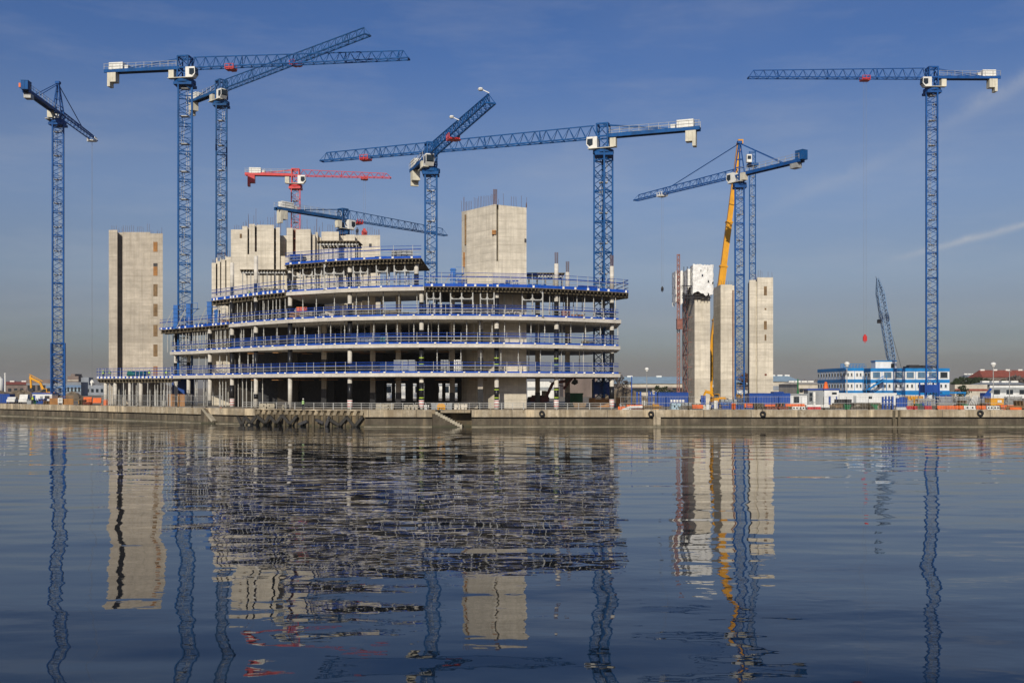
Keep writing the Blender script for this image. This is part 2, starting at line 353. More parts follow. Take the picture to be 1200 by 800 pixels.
# ------------------------------------------------------------------ tower cranes
def lattice_mast(mb, cx, cy, z0, z1, w, rot=0.0, ch=.26, lc=.12, ring=5.6):
    h = w/2; cs = [V((cx + h*math.sqrt(2)*math.cos(rot+math.pi/4+k*math.pi/2), cy + h*math.sqrt(2)*math.sin(rot+math.pi/4+k*math.pi/2), 0)) for k in range(4)]
    for c in cs: mb.bar(c+V((0,0,z0)), c+V((0,0,z1)), ch, ch)
    nb = max(1, round((z1-z0)/(ring/4))); dz = (z1-z0)/nb
    for k in range(4):
        a = cs[k]; b = cs[(k+1)%4]
        for i in range(nb):
            za, zb = z0+i*dz, z0+(i+1)*dz
            if i % 2 == 0: mb.bar(a+V((0,0,za)), b+V((0,0,zb)), lc, lc)
            else: mb.bar(b+V((0,0,za)), a+V((0,0,zb)), lc, lc)
            if i % 4 == 0: mb.bar(a+V((0,0,za+.1)), b+V((0,0,za+.1)), lc*1.5, lc*1.9)
            elif i % 2 == 0: mb.bar(a+V((0,0,za)), b+V((0,0,za)), lc*.8, lc*.8)
        mb.bar(a+V((0,0,z1-.1)), b+V((0,0,z1-.1)), lc*1.4, lc*1.6)
def ladder(mb, cx, cy, z0, z1, w, step=5.6):
    z = z0+2; k = 0
    while z < z1-1:
        sx = .25*w*(1 if k % 2 else -1)
        mb.box(cx-w*.36, cx+w*.36, cy-w*.36, cy+w*.2, z, z+.16)
        zt = min(z+step, z1)
        for dx in (-.22,.22): mb.bar((cx+sx+dx, cy, z), (cx+sx*.6+dx, cy+.2, zt), .07)
        q = z+.3
        while q < zt: mb.bar((cx+sx-.22, cy, q), (cx+sx+.22, cy, q), .05); q += .6
        z += step; k += 1
def lattice_jib(mb, p0, d, length, h0, h1, wb, panel=2.1, ch=.2, lc=.1):
    d = V(d); sd = V((-d.y, d.x, 0)); n = max(2, round(length/panel)); st = length/n
    for s in (-1, 1): mb.bar(p0+sd*s*wb/2, p0+d*length+sd*s*wb/2, ch*1.1, ch*1.2)
    H = lambda t: h0+(h1-h0)*t
    mb.bar(p0+V((0,0,h0))+d*st*.3, p0+d*(length-st*.5)+V((0,0,H(1))), ch, ch)
    for i in range(n):
        a = p0+d*st*i; b = p0+d*st*(i+1); t = p0+d*st*(i+.5)+V((0,0,H((i+.5)/n)))
        for s in (-1, 1):
            mb.bar(a+sd*s*wb/2, t, lc, lc); mb.bar(t, b+sd*s*wb/2, lc, lc)
        mb.bar(a-sd*wb/2, a+sd*wb/2, lc, lc); mb.bar(a-sd*wb/2, b+sd*wb/2, lc*.8, lc*.8)
        if i % 5 == 0: mb.bar(a+sd*wb/2, a+V((0,0,H(i/n)))+d*.2, lc*1.5, lc*1.5); mb.bar(a-sd*wb/2, a+V((0,0,H(i/n)))+d*.2, lc*1.5, lc*1.5)
    mb.bar(p0+d*length-sd*wb/2, p0+d*length+sd*wb/2, .25, .25)
def crane(label, px, Y, wpx, yj, tip, counter, z0=GZ, rot=0., paint='crane_blue', h=2.3, apex=None, troll=.3, hook=None, ballast='cream', cab_side=1, trolcol='red', outer=None, endbox=None, lamps=0, head=3.0, slim=1.0, hs=1.0, hcol=None):
    pm = M[paint]; x = X(px, Y); zj = Zp(yj, Y); w_ = wpx*Y/F
    Yt = Y*(HY-yj)/(HY-tip[1]); T = V((X(tip[0], Yt), Yt, zj)); base = V((x, Y, z0)); rot = rot if rot else -math.atan2(x, Y); J = V((x, Y, zj))
    d = (T-J); L = d.length; d.normalize(); sd = V((-d.y, d.x, 0))
    cs = sd if sd.y < 0 else -sd; cs = cs*cab_side          # the side of the cab
    r = thing('tower_crane', label, 'tower crane', base, 'tower cranes over the site')
    zs = zj-head
    mb = MB(); lattice_mast(mb, x, Y, z0, zs, w_*.9, rot, .31*slim, .11*slim)
    mb.build('mast', pm, r)
    if outer:
        mb = MB(); lattice_mast(mb, x, Y, z0, Zp(outer, Y), w_*1.12, rot, .3, .13); mb.build('climbing_frame', pm, r)
    mb = MB(); ladder(mb, x, Y, z0, zs, w_*.8); mb.build('ladder', M['galv'], r)
    mb = MB(); mb.tube((x,Y,zs-.05), (x,Y,zs+.55), w_*.72, w_*.72, 16); mb.box(x-w_*.62,x+w_*.62,Y-w_*.62,Y+w_*.62,zs-.6,zs-.051); mb.tube((x,Y,zs+.55),(x,Y,zs+1.0),w_*.5,w_*.5,16)
    mb.build('slewing_ring', pm, r)
    mb = MB(); hw = w_*.38                                  # tower head above the ring
    topz = zj+(h if not apex else 0)
    cs4 = [J+d*a*hw+sd*b*hw for a, b in ((1,1),(1,-1),(-1,-1),(-1,1))]
    for k in range(4):
        a = V((cs4[k].x, cs4[k].y, zs+1.0)); b = V((cs4[k].x, cs4[k].y, topz)); c = cs4[(k+1)%4]
        mb.bar(a, b, .26, .26); mb.bar(a, V((c.x,c.y,zj)), .14, .14); mb.bar(V((c.x,c.y,zj)), b, .14, .14); mb.bar(b, V((c.x,c.y,topz)), .3, .3); mb.bar(V((a.x,a.y,zj)), V((c.x,c.y,zj)), .2, .3)
    mb.build('tower_head', pm, r)
    if apex:
        za = Zp(apex, Y); mb = MB()
        for c in cs4[:2]: mb.bar(V((c.x,c.y,zj)), V((x,Y,za))+(c-J)*.15, .28, .28)
        for c in cs4[2:]: mb.bar(V((c.x,c.y,zj)), V((x,Y,za))+(c-J)*.15, .22, .22)
        k = 3
        for i in range(1, k+1):
            t = i/(k+1); q = [V((c.x,c.y,zj))*(1-t)+(V((x,Y,za))+(c-J)*.15)*t for c in cs4]
            for e in range(4): mb.bar(q[e], q[(e+1)%4], .12, .12)
        mb.box(x-.5,x+.5,Y-.5,Y+.5,za-.1,za+.45)
        mb.build('a_frame', pm, r)
    mb = MB(); lattice_jib(mb, J+d*hw, d, L-hw, h, h*.72, 1.5, 2.2, .18*slim, .085*slim); jb = mb.build('jib', pm, r)
    for k in range(lamps):
        q = J+d*(L*(.98-.45*k))+V((0,0,h*.75)); b = MB(); b.bar(q, q+V((-1.1,0,.5)), .12); b.ball(q+V((-1.3,0,.55)), .42, 0, 8, .7); b.build('floodlight', M['white'], jb)
    # counter jib: two beams, deck, handrail
    E = J-d*counter; mb = MB()
    for s in (-1, 1): mb.bar(J-d*hw+sd*s*.65+V((0,0,.1)), E+sd*s*.65+V((0,0,.1)), .3, .65)
    mb.obox((J-d*hw+E)/2+V((0,0,.3)), d, (counter-hw)/2, .6, .06)
    cj = mb.build('counter_jib', pm, r)
    mb = MB(); nr = int(counter/1.8)
    for s in (-1, 1):
        for i in range(nr+1):
            q = J-d*(hw+.4)-d*(counter-hw-.5)*i/nr+sd*s*.85+V((0,0,.4)); mb.bar(q, q+V((0,0,1.1)), .06)
        for zz_ in (.95,1.5): mb.bar(J-d*hw+sd*s*.85+V((0,0,zz_)), E+sd*s*.85+V((0,0,zz_)), .05)
    mb.build('handrail', M['galv'], cj)
    mb = MB(); at = V((x,Y,topz)) if not apex else V((x,Y,Zp(apex,Y)))
    for s in (-1, 1): mb.bar(at+sd*s*.3, J-d*counter*.72+sd*s*.6+V((0,0,.4)), .13)
    if apex: mb.bar(at, J+d*L*.62+V((0,0,h*.85)), .15)
    mb.build('tie_bar', pm, r)
    # ballast hung under the end, winch house on top
    mb = MB(); q = J-d*(counter-1.6)
    for k in range(3): mb.obox(q+d*(k*.62-.6)+V((0,0,(-.75 if endbox else -1.15)-(.45 if k == 0 and not endbox else 0))), d, .3, .75, (.5 if endbox else 1.0)+(.45 if k == 0 and not endbox else 0))
    mb.build('counterweight', M['galv' if endbox else ballast], r)
    if endbox:
        mb = MB(); q = J-d*(counter-.2); mb.obox(q+V((0,0,1.15)), d, 1.0, .75, .95); mb.obox(q+V((0,0,2.13)), d, 1.05, .8, .03); mb.obox(q+V((0,0,1.15)), d, 1.06, .04, 1.0)
        mb.build('ballast_screen', M['crane_blue'], r)
        if endbox == 'orange': ls = sd if sd.x < 0 else -sd; mb = MB(); mb.obox(q-d*.6+ls*.98+V((0,0,1.05)), d, .4, .2, .45); mb.build('end_board', M['orange'], r)
    else:
        mb = MB(); q = J-d*(counter-2.6); mb.obox(q+V((0,0,1.05)), d, 1.5, .8, .72); mb.obox(q+d*2.2+V((0,0,.75)), d, .4, .6, .4); mb.build('winch_house', M['white'], r)
    # cab with glazing
    q = J+d*(w_*.55+.2)+cs*(w_*.35)+V((0,0,-head+.75)); mb = MB(); hh = 2.1
    mb.extrude([(-.9,0),(.55,0),(1.15,.75),(1.05,hh),(-.9,hh)], q, d, .78); cab = mb.build('cab', M['white'], r)
    mb = MB(); mb.extrude([(.62,.12),(1.2,.80),(1.1,hh-.2),(1.02,hh-.2),(1.1,.82),(.55,.14)], q, d, .70); mb.extrude([(-.1,.6),(.5,.35),(1.0,.85),(.92,hh-.35),(-.1,hh-.35)], q, d, .80); mb.build('window', M['glass'], cab)
    mb = MB(); mb.obox(q-d*(w_*.9+1.4)+V((0,0,.85)), d, .55, .6, .8); mb.obox(J+cs*(w_*.62)+V((0,0,-head+.62)), d, w_*.9, .5, .06); mb.build('electric_cabinet', M['cream'], r)
    # trolley, rope, hook
    if troll:
        q = J+d*L*troll; mb = MB(); mb.obox(q+V((0,0,-.5)), d, .95, .8, .14); mb.obox(q+sd*.9+V((0,0,-.25)), d, .95, .06, .1); mb.obox(q-sd*.9+V((0,0,-.25)), d, .95, .06, .1); mb.obox(q+d*.2+sd*.9+V((0,0,-.6)), d, .5, .35, .06)
        for s in (-1,1):
            for e in (-.85,0,.85): mb.bar(q+sd*s*.9+d*e+V((0,0,-.6)), q+sd*s*.95+d*e+V((0,0,.35)), .12)
            mb.bar(q+sd*s*.95-d*.85+V((0,0,.35)), q+sd*s*.95+d*.85+V((0,0,.35)), .1)
        mb.build('trolley', M[trolcol], r)
        if hook:
            hz = hook; mb = MB()
            for s in (-.35,.35): mb.bar(q+d*s*.8+V((0,0,-.5)), V((q.x,q.y,hz+1.4*hs))+d*s*.8, .032)
            mb.build('hoist_rope', M['rope'], r)
            mb = MB(); c = V((q.x,q.y,hz)); mb.tube(c+V((0,-.22*hs,.9*hs)), c+V((0,.22*hs,.9*hs)), .75*hs, .75*hs, 12); mb.obox(c+V((0,0,.2*hs)), d, .7*hs, .3*hs, .7*hs); mb.tube(c+V((0,-.2*hs,1.6*hs)), c+V((0,.2*hs,1.6*hs)), .4*hs, .4*hs, 10); mb.torus(c+V((0,0,-.75*hs)), .3*hs, .1*hs, V((0,1,0)), 10, 6)
            mb.build('hook_block', M[hcol or trolcol], r)
    return r
crane('blue A-frame tower crane standing alone at the far left edge', 68, 235, 13, 134, (111,165), 18.5, paint='crane_bright', apex=98, h=1.5, troll=.92, hook=Zp(450,255), trolcol='white', hs=.6, endbox='orange', outer=402, head=2.2)
crane('tall blue flat-top tower crane with long jib, tallest, over the left end of the frame', 217, 202, 17, 81, (479,69), 17.2, z0=8.4, troll=.21, hook=None, rot=0)
crane('slimmer blue tower crane with jib rising to the upper right behind the tallest crane', 259.5, 225, 13, 107, (431,41), 14, paint='crane_faded', troll=.55, hook=None)
crane('small red tower crane with white cab rising behind the left cores', 346.5, 262, 11, 206, (458,208.5), 13, paint='red_crane', h=1.6, slim=.75, troll=.72, hook=Zp(275,262), trolcol='red', ballast='red_crane')
crane('dark blue tower crane low behind the cores, jib dropping to the right', 402, 232, 11, 257, (522,276), 18.5, slim=.85, paint='crane_faded', troll=.13, cab_side=1)
crane('blue tower crane at the middle of the frame with jib swung towards the water', 505, 183, 15, 183, (575,121), 14, z0=17.6, troll=.42, hook=None, lamps=2)
crane('blue tower crane with corner-on mast at the right end of the frame', 707, 184, 17, 161, (377,189), 17.8, rot=math.pi/4, troll=.83, hook=None, z0=GZ)
crane('blue A-frame tower crane between the right-hand cores with jib falling left', 866.7, 218, 11.3, 206, (745,235), 17.2, paint='crane_bright', apex=168, h=1.7, troll=.72, hook=Zp(338,235), trolcol='white', hs=.45, hcol='dark_steel', endbox=True, head=2.2)
crane('blue flat-top tower crane standing alone behind the site cabins at far right', 1092, 225, 13.5, 92, (877,91.2), 15.3, paint='crane_bright', hs=.62, troll=.365, hook=Zp(398,225))
# the mast without a jib
x, Y = X(881.8,285), 285; r = thing('tower_crane', 'bare slim blue crane mast without a jib behind the two right-hand cores', 'tower crane', (x,Y,GZ), 'tower cranes over the site')
mb = MB(); lattice_mast(mb, x, Y, GZ, Zp(178,Y), 7.6*Y/F*.9, -math.atan2(x, Y), .24, .1); mb.build('mast', M['crane_blue'], r)
mb = MB(); ladder(mb, x, Y, GZ, Zp(195,Y), 1.2); mb.build('ladder', M['galv'], r)
mb = MB(); c = P(877.5,186,283); mb.obox(c, (1,0,0), .7, .7, 1.1); cab = mb.build('cab', M['white'], r); mb = MB(); mb.obox(c+V((0,-.05,.2)), (1,0,0), .5, .7, .5); mb.build('window', M['glass'], cab)
mb = MB(); mb.box(x-1.4,x+1.4,Y-1.4,Y+1.4,Zp(195,Y),Zp(192,Y)); mb.build('slewing_ring', M['crane_blue'], r)
# ------------------------------------------------------------------ the frame under construction
YF = [(186,199.5),(198,197.5),(220,192.5),(240,188),(270,181),(300,174.8),(340,168.5),(400,163.3),(450,161),(500,160),(560,160.4),(620,162),(670,165),(727,170),(740,171.5)]
def yf(px):
    for (a, ya), (b, yb) in zip(YF, YF[1:]):
        if a <= px <= b: return ya+(yb-ya)*(px-a)/(b-a)
    return YF[0][1] if px < YF[0][0] else YF[-1][1]
ZS = [2.5, 8.35, 13.05, 17.55, 22.2, 26.75]
TH = .58
bd = thing('unfinished_building', 'large concrete building frame under construction with curved floors and blue railings', 'building', (X(470,175), 175, GZ), None)
def edge(a, b, off=0.0, step=8):
    n = max(1, round((b-a)/step)); out = []
    for i in range(n+1):
        px = a+(b-a)*i/n; Y = yf(px)+off; out.append((X(px, yf(px))*(1+off*.0), Y))
    return out
def slab(name, m, a, b, z0, z1, back, off=0.0):
    mb = MB(); mb.prism(edge(a, b, off)+back, z0, z1); return mb.build(name, m, bd)
BR, BL = [(19.5,186),(14,200),(-35,203)], [(-46,224),(-72,224)]
slab('floor_slab', M['slab'], 198, 727, ZS[1]-TH, ZS[1], BR+BL)
slab('floor_slab', M['slab'], 199, 727, ZS[2]-TH, ZS[2], BR+BL)
slab('floor_slab', M['slab'], 268, 728, ZS[3]-TH, ZS[3], BR+[(-46,203),(X(268,200),200)])
slab('floor_slab', M['slab'], 335, 497, ZS[4]-TH, ZS[4], [(X(497,160),178),(X(335,168),188)])
def deck(a, b, z, back, off=0.0, thick=.75):
    """timber formwork deck: ply on a grid of dark beams"""
    mb = MB(); mb.prism(edge(a, b, off)+back, z-.12, z); o = mb.build('formwork_deck', M['dirty_ply'], bd)
    mb = MB(); n = int((b-a)/4.2)
    for i in range(n):
        px = a+(b-a)*(i+.5)/n; Y = yf(px)+off; x = X(px, yf(px)); mb.bar((x, Y+.05, z-.3), (x, Y+random.uniform(5,8), z-.3), .14, .34)
    for o_ in (.9, 3.2):
        e = edge(a, b, off+o_, 14)
        for p, q in zip(e, e[1:]): mb.bar((*p, z-.62), (*q, z-.62), .16, .3)
    mb.build('deck_beams', M['old_timber'], o)
    return o
deck(187, 269, ZS[3]+.0, [(X(269,181),200),(-72,222)])
deck(247, 336, ZS[4]+.0, [(X(336,168),200),(X(247,185),204)])
deck(497, 736, ZS[4]+.0, [(21,180),(17,188),(X(497,160),188)], -.6)
deck(334, 494, ZS[5]+.0, [(X(494,160),176),(X(334,168.5),184)], -.5)
# guard rails: bays between the columns
rndn = random.Random(5)
for nm, op, cl in (('net_dense',.26,(.02,.10,.40,1)),('net_thin',.06,(.05,.08,.2,1))):
    M[nm] = M['net'].copy(); M[nm].name = 'blue_mesh_'+nm; M[nm].node_tree.nodes['Principled BSDF'].inputs['Base Color'].default_value = cl
    [n for n in M[nm].node_tree.nodes if n.type == 'MIX_SHADER'][0].inputs[0].default_value = op
def rail(a, b, z, off=.12, nets=True, bay=36, post=2.3, hgt=1.75, toe=.26):
    n = max(1, round((b-a)/bay))
    for i in range(n):
        p0, p1 = a+(b-a)*i/n, a+(b-a)*(i+1)/n; e = edge(p0, p1-.15, off, 6)
        mb = MB(); r = mb
        ln = sum((V((*q,0))-V((*p,0))).length for p, q in zip(e, e[1:]))
        for p, q in zip(e, e[1:]):
            for zz_, w_, mi in ((hgt,.07,0),(hgt*.72,.16,0),(hgt*.62,.07,1),(hgt*.36,.06,1)): mb.bar((*p,z+zz_), (*q,z+zz_), .05, w_, mi)
        k = max(1, round(ln/post))
        for j in range(k):
            t = (j+.5+rndn.uniform(-.16,.16))/k; px = p0+(p1-p0)*t; Y = yf(px)+off; x = X(px, yf(px)); mb.bar((x,Y-.04,z-.1), (x,Y-.04,z+hgt+.1), .065, .065, 1)
        o = mb.build('guard_rail', [M['rail_blue'], M['galv']], bd)
        mb = MB()
        for p, q in zip(e, e[1:]): mb.bar((p[0],p[1]-.06,z+toe/2+.02), (q[0],q[1]-.06,z+toe/2+.02), .05, toe)
        for j in range(k):
            if rndn.random() < .15: continue
            t = (j+.5+rndn.uniform(-.25,.25))/k; px = p0+(p1-p0)*t; Y = yf(px)+off; x = X(px, yf(px)); mb.box(x-.16,x+.16,Y-.22,Y-.06,z+.0,z+toe*.85,1)
        mb.build('toe_board', [M['toe_blue'], M['white']], o)
        if nets and rndn.random() < .86:
            mb = MB()
            for p, q in zip(e, e[1:]): mb.add([(p[0],p[1]+.05,z+.3),(q[0],q[1]+.05,z+.3),(q[0],q[1]+.05,z+hgt),(p[0],p[1]+.05,z+hgt)], [(0,1,2,3)])
            mb.build('netting', M[rndn.choice(('net','net','net_dense','net_thin'))], o)
rail(200, 725, ZS[1]); rail(201, 725, ZS[2]); rail(269, 725, ZS[3])
rail(187, 268, ZS[3], .1, True, 27, 1.6, 2.0, .42); rail(248, 334, ZS[4], .1, True, 29, 1.5, 2.0, .5)
rail(336, 496, ZS[4]); rail(498, 736, ZS[4], -.5, True, 40, 1.9, 2.2, .45); rail(335, 494, ZS[5], -.4, True, 40, 2.6, 2.0, .34)
# side rail at the far right edge
mb = MB(); x = X(736,171)
for z in (.1,.9,1.5,2.2): mb.bar((x,171,ZS[4]+z), (x-1.5,182,ZS[4]+z), .06, .14)
mb.build('guard_rail', M['rail_blue'], bd)
# columns of each storey: (pixel x, fraction of white above the wrap)
R = .36
cols = {0:[(206,.85),(221,.85),(246,.8),(272,.25),(300,.55),(340,1),(410,.2),(494,.18),(582,.33),(652,.33),(717,.3)],
        1:[(206,.35),(221,.35),(246,.4),(272,0),(300,0),(340,0),(410,.6),(494,.0),(582,0),(652,.0),(717,.15)],
        2:[(206,.1),(246,.2),(272,.35),(300,.33),(340,.0),(410,.0),(494,.42),(582,.35),(652,.33),(717,.3)],
        3:[(272,.1),(300,.2),(340,.42),(410,.45),(494,.45),(582,.33),(652,.4),(717,.35)],
        4:[(340,.25),(410,.38),(488,.5)]}
inner = [(380,9),(437,8.5),(467,8),(530,9),(563,3.5),(630,13),(665,13),(320,13),(350,20)]
for fl, lst in cols.items():
    for px, fw in lst:
        Y = yf(px)+1.3+(6 if px < 222 and fl else 0); x = X(px, Y); zb, zt = ZS[fl]+.003, ZS[fl+1]-TH-.003
        if fl in (3,4) and (px > 497 or fl == 4 or px < 335): zt = ZS[fl+1]-.125
        mb = MB(); mb.tube((x,Y,zb), (x,Y,zt), R, R, 18); c = mb.build('column', M['column'], bd, True)
        if fw < .95:
            zw = zb+(zt-zb)*(1-fw); z1 = zb+(1.5 if fl == 0 and px > 260 else .02)
            mb = MB(); mb.tube((x,Y,z1), (x,Y,zw), R+.03, R+.03, 18); mb.build('wrap', M['black'], c, True)
            if px in (494,582,652) and fl < 2:
                mb = MB()
                for zz_ in (.35,.6): mb.tube((x,Y,zb+(zt-zb)*zz_-.06), (x,Y,zb+(zt-zb)*zz_+.06), R+.05, R+.05, 14)
                mb.build('strap', M['hivis'], c)
            if fl == 0 and px > 260 and px != 300:
                mb = MB(); mb.tube((x,Y,zb), (x,Y,z1-.005), R+.06, R+.06, 16); k = mb.build('column_guard', M['white'], c, True)
                mb = MB()
                for zz_ in (.35,.8,1.25): mb.tube((x,Y,zb+zz_), (x,Y,zb+zz_+.12), R+.075, R+.075, 14)
                mb.build('stripe', M['red'], c)
for fl in range(4):
    for px, dy in inner:
        if fl == 3 and px not in (437,467,530,630,665): continue
        Y = yf(px)+dy; x = X(px, Y); zt = ZS[fl+1]-TH-.003
        mb = MB(); mb.box(x-.42,x+.42,Y-.42,Y+.42,ZS[fl]+.003,zt); cc = mb.build('column', M['core_grey'], bd)
        if fl < 3: mb = MB(); zm = ZS[fl]+.003+(zt-ZS[fl])*(.62 if px in (380,563,320) else .5); mb.box(x-.45,x+.45,Y-.45,Y+.45,ZS[fl]+.006,zm); mb.build('wrap', M['black'], cc)
for px, y0, y1, Y in ((652,309,341,167),(665,319,341,176),(717,312,341,172.2),(300,300,352,176.5),(272,308,356,183)):
    x = X(px,Y); mb = MB(); mb.tube((x,Y,ZS[4]), (x,Y,Zp(y0,Y)), R, R, 16); c = mb.build('column', M['column'], bd, True)
    if px < 305:
        mb = MB(); mb.tube((x,Y,ZS[4]+.01), (x,Y,ZS[4]+2.2), R+.03, R+.03, 16); mb.build('wrap', M['black'], c, True)
    else:
        mb = MB()
        for k in range(9): a = k*.7; mb.bar((x+.25*math.cos(a),Y+.25*math.sin(a),Zp(y0,Y)), (x+.27*math.cos(a),Y+.27*math.sin(a),Zp(y0,Y)+1.9), .06)
        mb.build('starter_bars', M['rebar'], c)
# --- cores
def rebar(mb, pts, hmin=1.2, hmax=2.6, step=.42, th=.05, gap=.28):
    for (a, b) in pts:
        a = V(a); b = V(b); n = max(1, int((b-a).length/step)); hgt = random.uniform(hmin, hmax)
        for i in range(n+1):
            if random.random() < gap: hgt = random.uniform(hmin, hmax); continue
            q = a+(b-a)*i/n; mb.bar(q, q+V((random.uniform(-.08,.08), random.uniform(-.08,.08), hgt*random.uniform(.85,1.05))), th)
def core(name, parent, Y, depth, segs, ztop_fill, z0=GZ, slots=(), patches=(), bars=True, back=None, m='core', hm=2.4, k=0.0):
    """segs (x0, x1, ytop, setback); slots (x0, x1, ytop, ybottom) are recesses between segments closed by darker boarding"""
    mb = MB(); rb = MB()
    for s in segs:
        x0, x1, yt, sb = s[:4]; zt = Zp(yt, Y+sb); a, b = (X(x0, Y), X(x1, Y)-.004) if k else (X(x0, Y+sb), X(x1, Y+sb)-.004)
        yb = s[4] if len(s) > 4 else None; zb = z0 if yb is None else Zp(yb, Y+sb)
        mb.box(a, b, Y+sb, Y+depth, zb, zt)
        if yb is None or len(s) > 5: rebar(rb, (((a+.2,Y+sb+.2,zt),(b-.2,Y+sb+.2,zt)), ((a+.2,Y+depth-.4,zt),(b-.2,Y+depth-.4,zt))), .7, hm)
    def shear(q): q.v = [(a[0]+k*(a[1]-Y), a[1], a[2]) for a in q.v]
    shear(mb); shear(rb)
    o = mb.build(name, M[m], parent)
    for x0, x1, yt, yb, mi in slots:
        mb = MB(); d_ = 1.3; mb.box(X(x0,Y)-.1, X(x1,Y)+.1, Y+d_, Y+d_+.15, Zp(yb,Y), Zp(yt,Y)); z = Zp(yb,Y)+1
        while z < Zp(yt,Y): mb.box(X(x0,Y)-.1, X(x1,Y)+.1, Y+.5, Y+d_-.01, z, z+.2); z += 2.3
        shear(mb); mb.build('slot_boarding', M[mi], o)
    for x0, x1, yt, yb, mi in patches:
        mb = MB(); mb.box(X(x0,Y), X(x1,Y), Y-.06, Y+.1, Zp(yb,Y), Zp(yt,Y)); zz_ = (Zp(yt,Y)-Zp(yb,Y))
        for q in (.33,.66): mb.box(X(x0,Y)+.03, X(x1,Y)-.03, Y-.1, Y-.061, Zp(yb,Y)+zz_*q, Zp(yb,Y)+zz_*q+.12)
        mb.build('boarded_opening', M[mi], o)
    if bars: rb.build('starter_bars', M['rebar'], o)['kind'] = 'stuff'
    return o
core('concrete_core', bd, 197, 12, [(248,253,308,0),(253,254.8,302,1.3),(254.8,258,306,0),(258,259.3,302,1.3),(259.3,264,304,0),(264,265.3,300,1.3),(265.3,270.5,301,0),(253,254.9,346,.02),(258,259.4,346,.02),(264,265.4,346,.02)], 0, k=-.285, slots=[(253,254.8,308,346,'timber'),(258,259.3,306,346,'ply'),(264,265.3,304,346,'timber')])
core('concrete_core', bd, 193, 14, [(270.6,284,269,0),(284,290,265,0),(290,292,267,1.4),(292,298.5,262.5,0),(298.5,301,264,1.4),(301,321,263.5,0),(321,323.5,268,1.6),(323.5,328,266.5,0),(290,292.1,298,.02),(298.5,301.1,295,.02),(328,337,276,5),(328,338,300,.5)], 0,
     k=-.235, slots=[(290,292,268,298,'dark_steel'),(298.5,301,266,295,'dark_steel'),(321,323.5,268,330,'dark_steel')], patches=[(281,283.5,274,279,'timber')], hm=4.2)
core('concrete_core', bd, 190, 14, [(336,343,267,0),(343,346.5,268,1.4),(346.5,364,268.5,0),(365,369,275,1),(369,372,272,2),(372,375.5,278,3),(376.5,397,271.5,1),(397,405,276,4),(405,416,275,3)], 0,
     k=-.16, slots=[(343,346.5,268,300,'rust')], hm=3)
core('concrete_core', bd, 195, 11, [(416,445.5,275.5,0)], 0, k=-.135, patches=[(432.5,435.5,285.5,289,'dark_steel')], hm=3)
# the free corner-on core right of centre
def poly_core():
    pl = [(X(541,174.2),174.2),(X(547,172),172),(X(579.5,166.2),166.2),(X(581.8,166.25),166.25),(X(582.2,167.4),167.4),(X(584,167.5),167.5),(X(584.2,166.3),166.3),(X(617,167.2),167.2),(X(617,167.2)+.15,184),(X(541,174.2),186)]
    tops = [248,247,239.5,239.5,241,241,240,243.5,243.5,248]
    zt = [Zp(t, p[1]) for t, p in zip(tops[:8], pl[:8])]+[Zp(244,172),Zp(248,176)]
    n = len(pl); mb = MB(); vs = [(a,b,GZ) for a, b in pl]+[(a,b,z) for (a,b), z in zip(pl, zt)]
    fs = [(i,(i+1)%n,n+(i+1)%n,n+i) for i in range(n)]; tri = [(n+7,n+8,n+9),(n+7,n+9,n+0),(n+7,n,n+1),(n+7,n+1,n+2),(n+7,n+2,n+6),(n+2,n+3,n+4),(n+2,n+4,n+5),(n+2,n+5,n+6)]
    mb.add(vs, fs+tri); o = mb.build('concrete_core', M['core'], bd)
    rb = MB(); q = [V((a,b+.3,z)) for (a,b), z in zip(pl, zt)]
    rebar(rb, ((q[0],q[1]),(q[1],q[2]),(q[6],q[7]),(q[7],q[8]),(q[9],q[8])), .8, 1.6+.9, .4)
    for k in range(7): a = q[2]+V((.1*k-.2,.1*(k%3),0)); rb.bar(a, a+V((0,0,2.6)), .07)
    rb.build('starter_bars', M['rebar'], o)['kind'] = 'stuff'
    mb = MB(); mb.box(X(581.9,166.3),X(584.1,166.3),166.3,166.42,GZ,Zp(306,166.3)); mb.build('slot_infill', M['core'], o)
    for x0, x1, yt, yb, Y, mi in ((544.5,546.6,252,287,172.6,'timber'),(542.8,547.6,296,313,173.2,'ply'),(576.5,581.3,270,275,166.4,'ply'),(614.5,616.6,280,284,167.4,'dark_steel')):
        mb = MB(); a, b = X(x0,Y), X(x1,Y); mb.box(a,b,Y-.42,Y+.6,Zp(yb,Y),Zp(yt,Y)); z = Zp(yb,Y)+.4
        while z < Zp(yt,Y)-.2: mb.box(a+.05,b-.05,Y-.5,Y-.421,z,z+.3); z += 1.0
        mb.build('boarded_opening', M[mi], o)
poly_core()
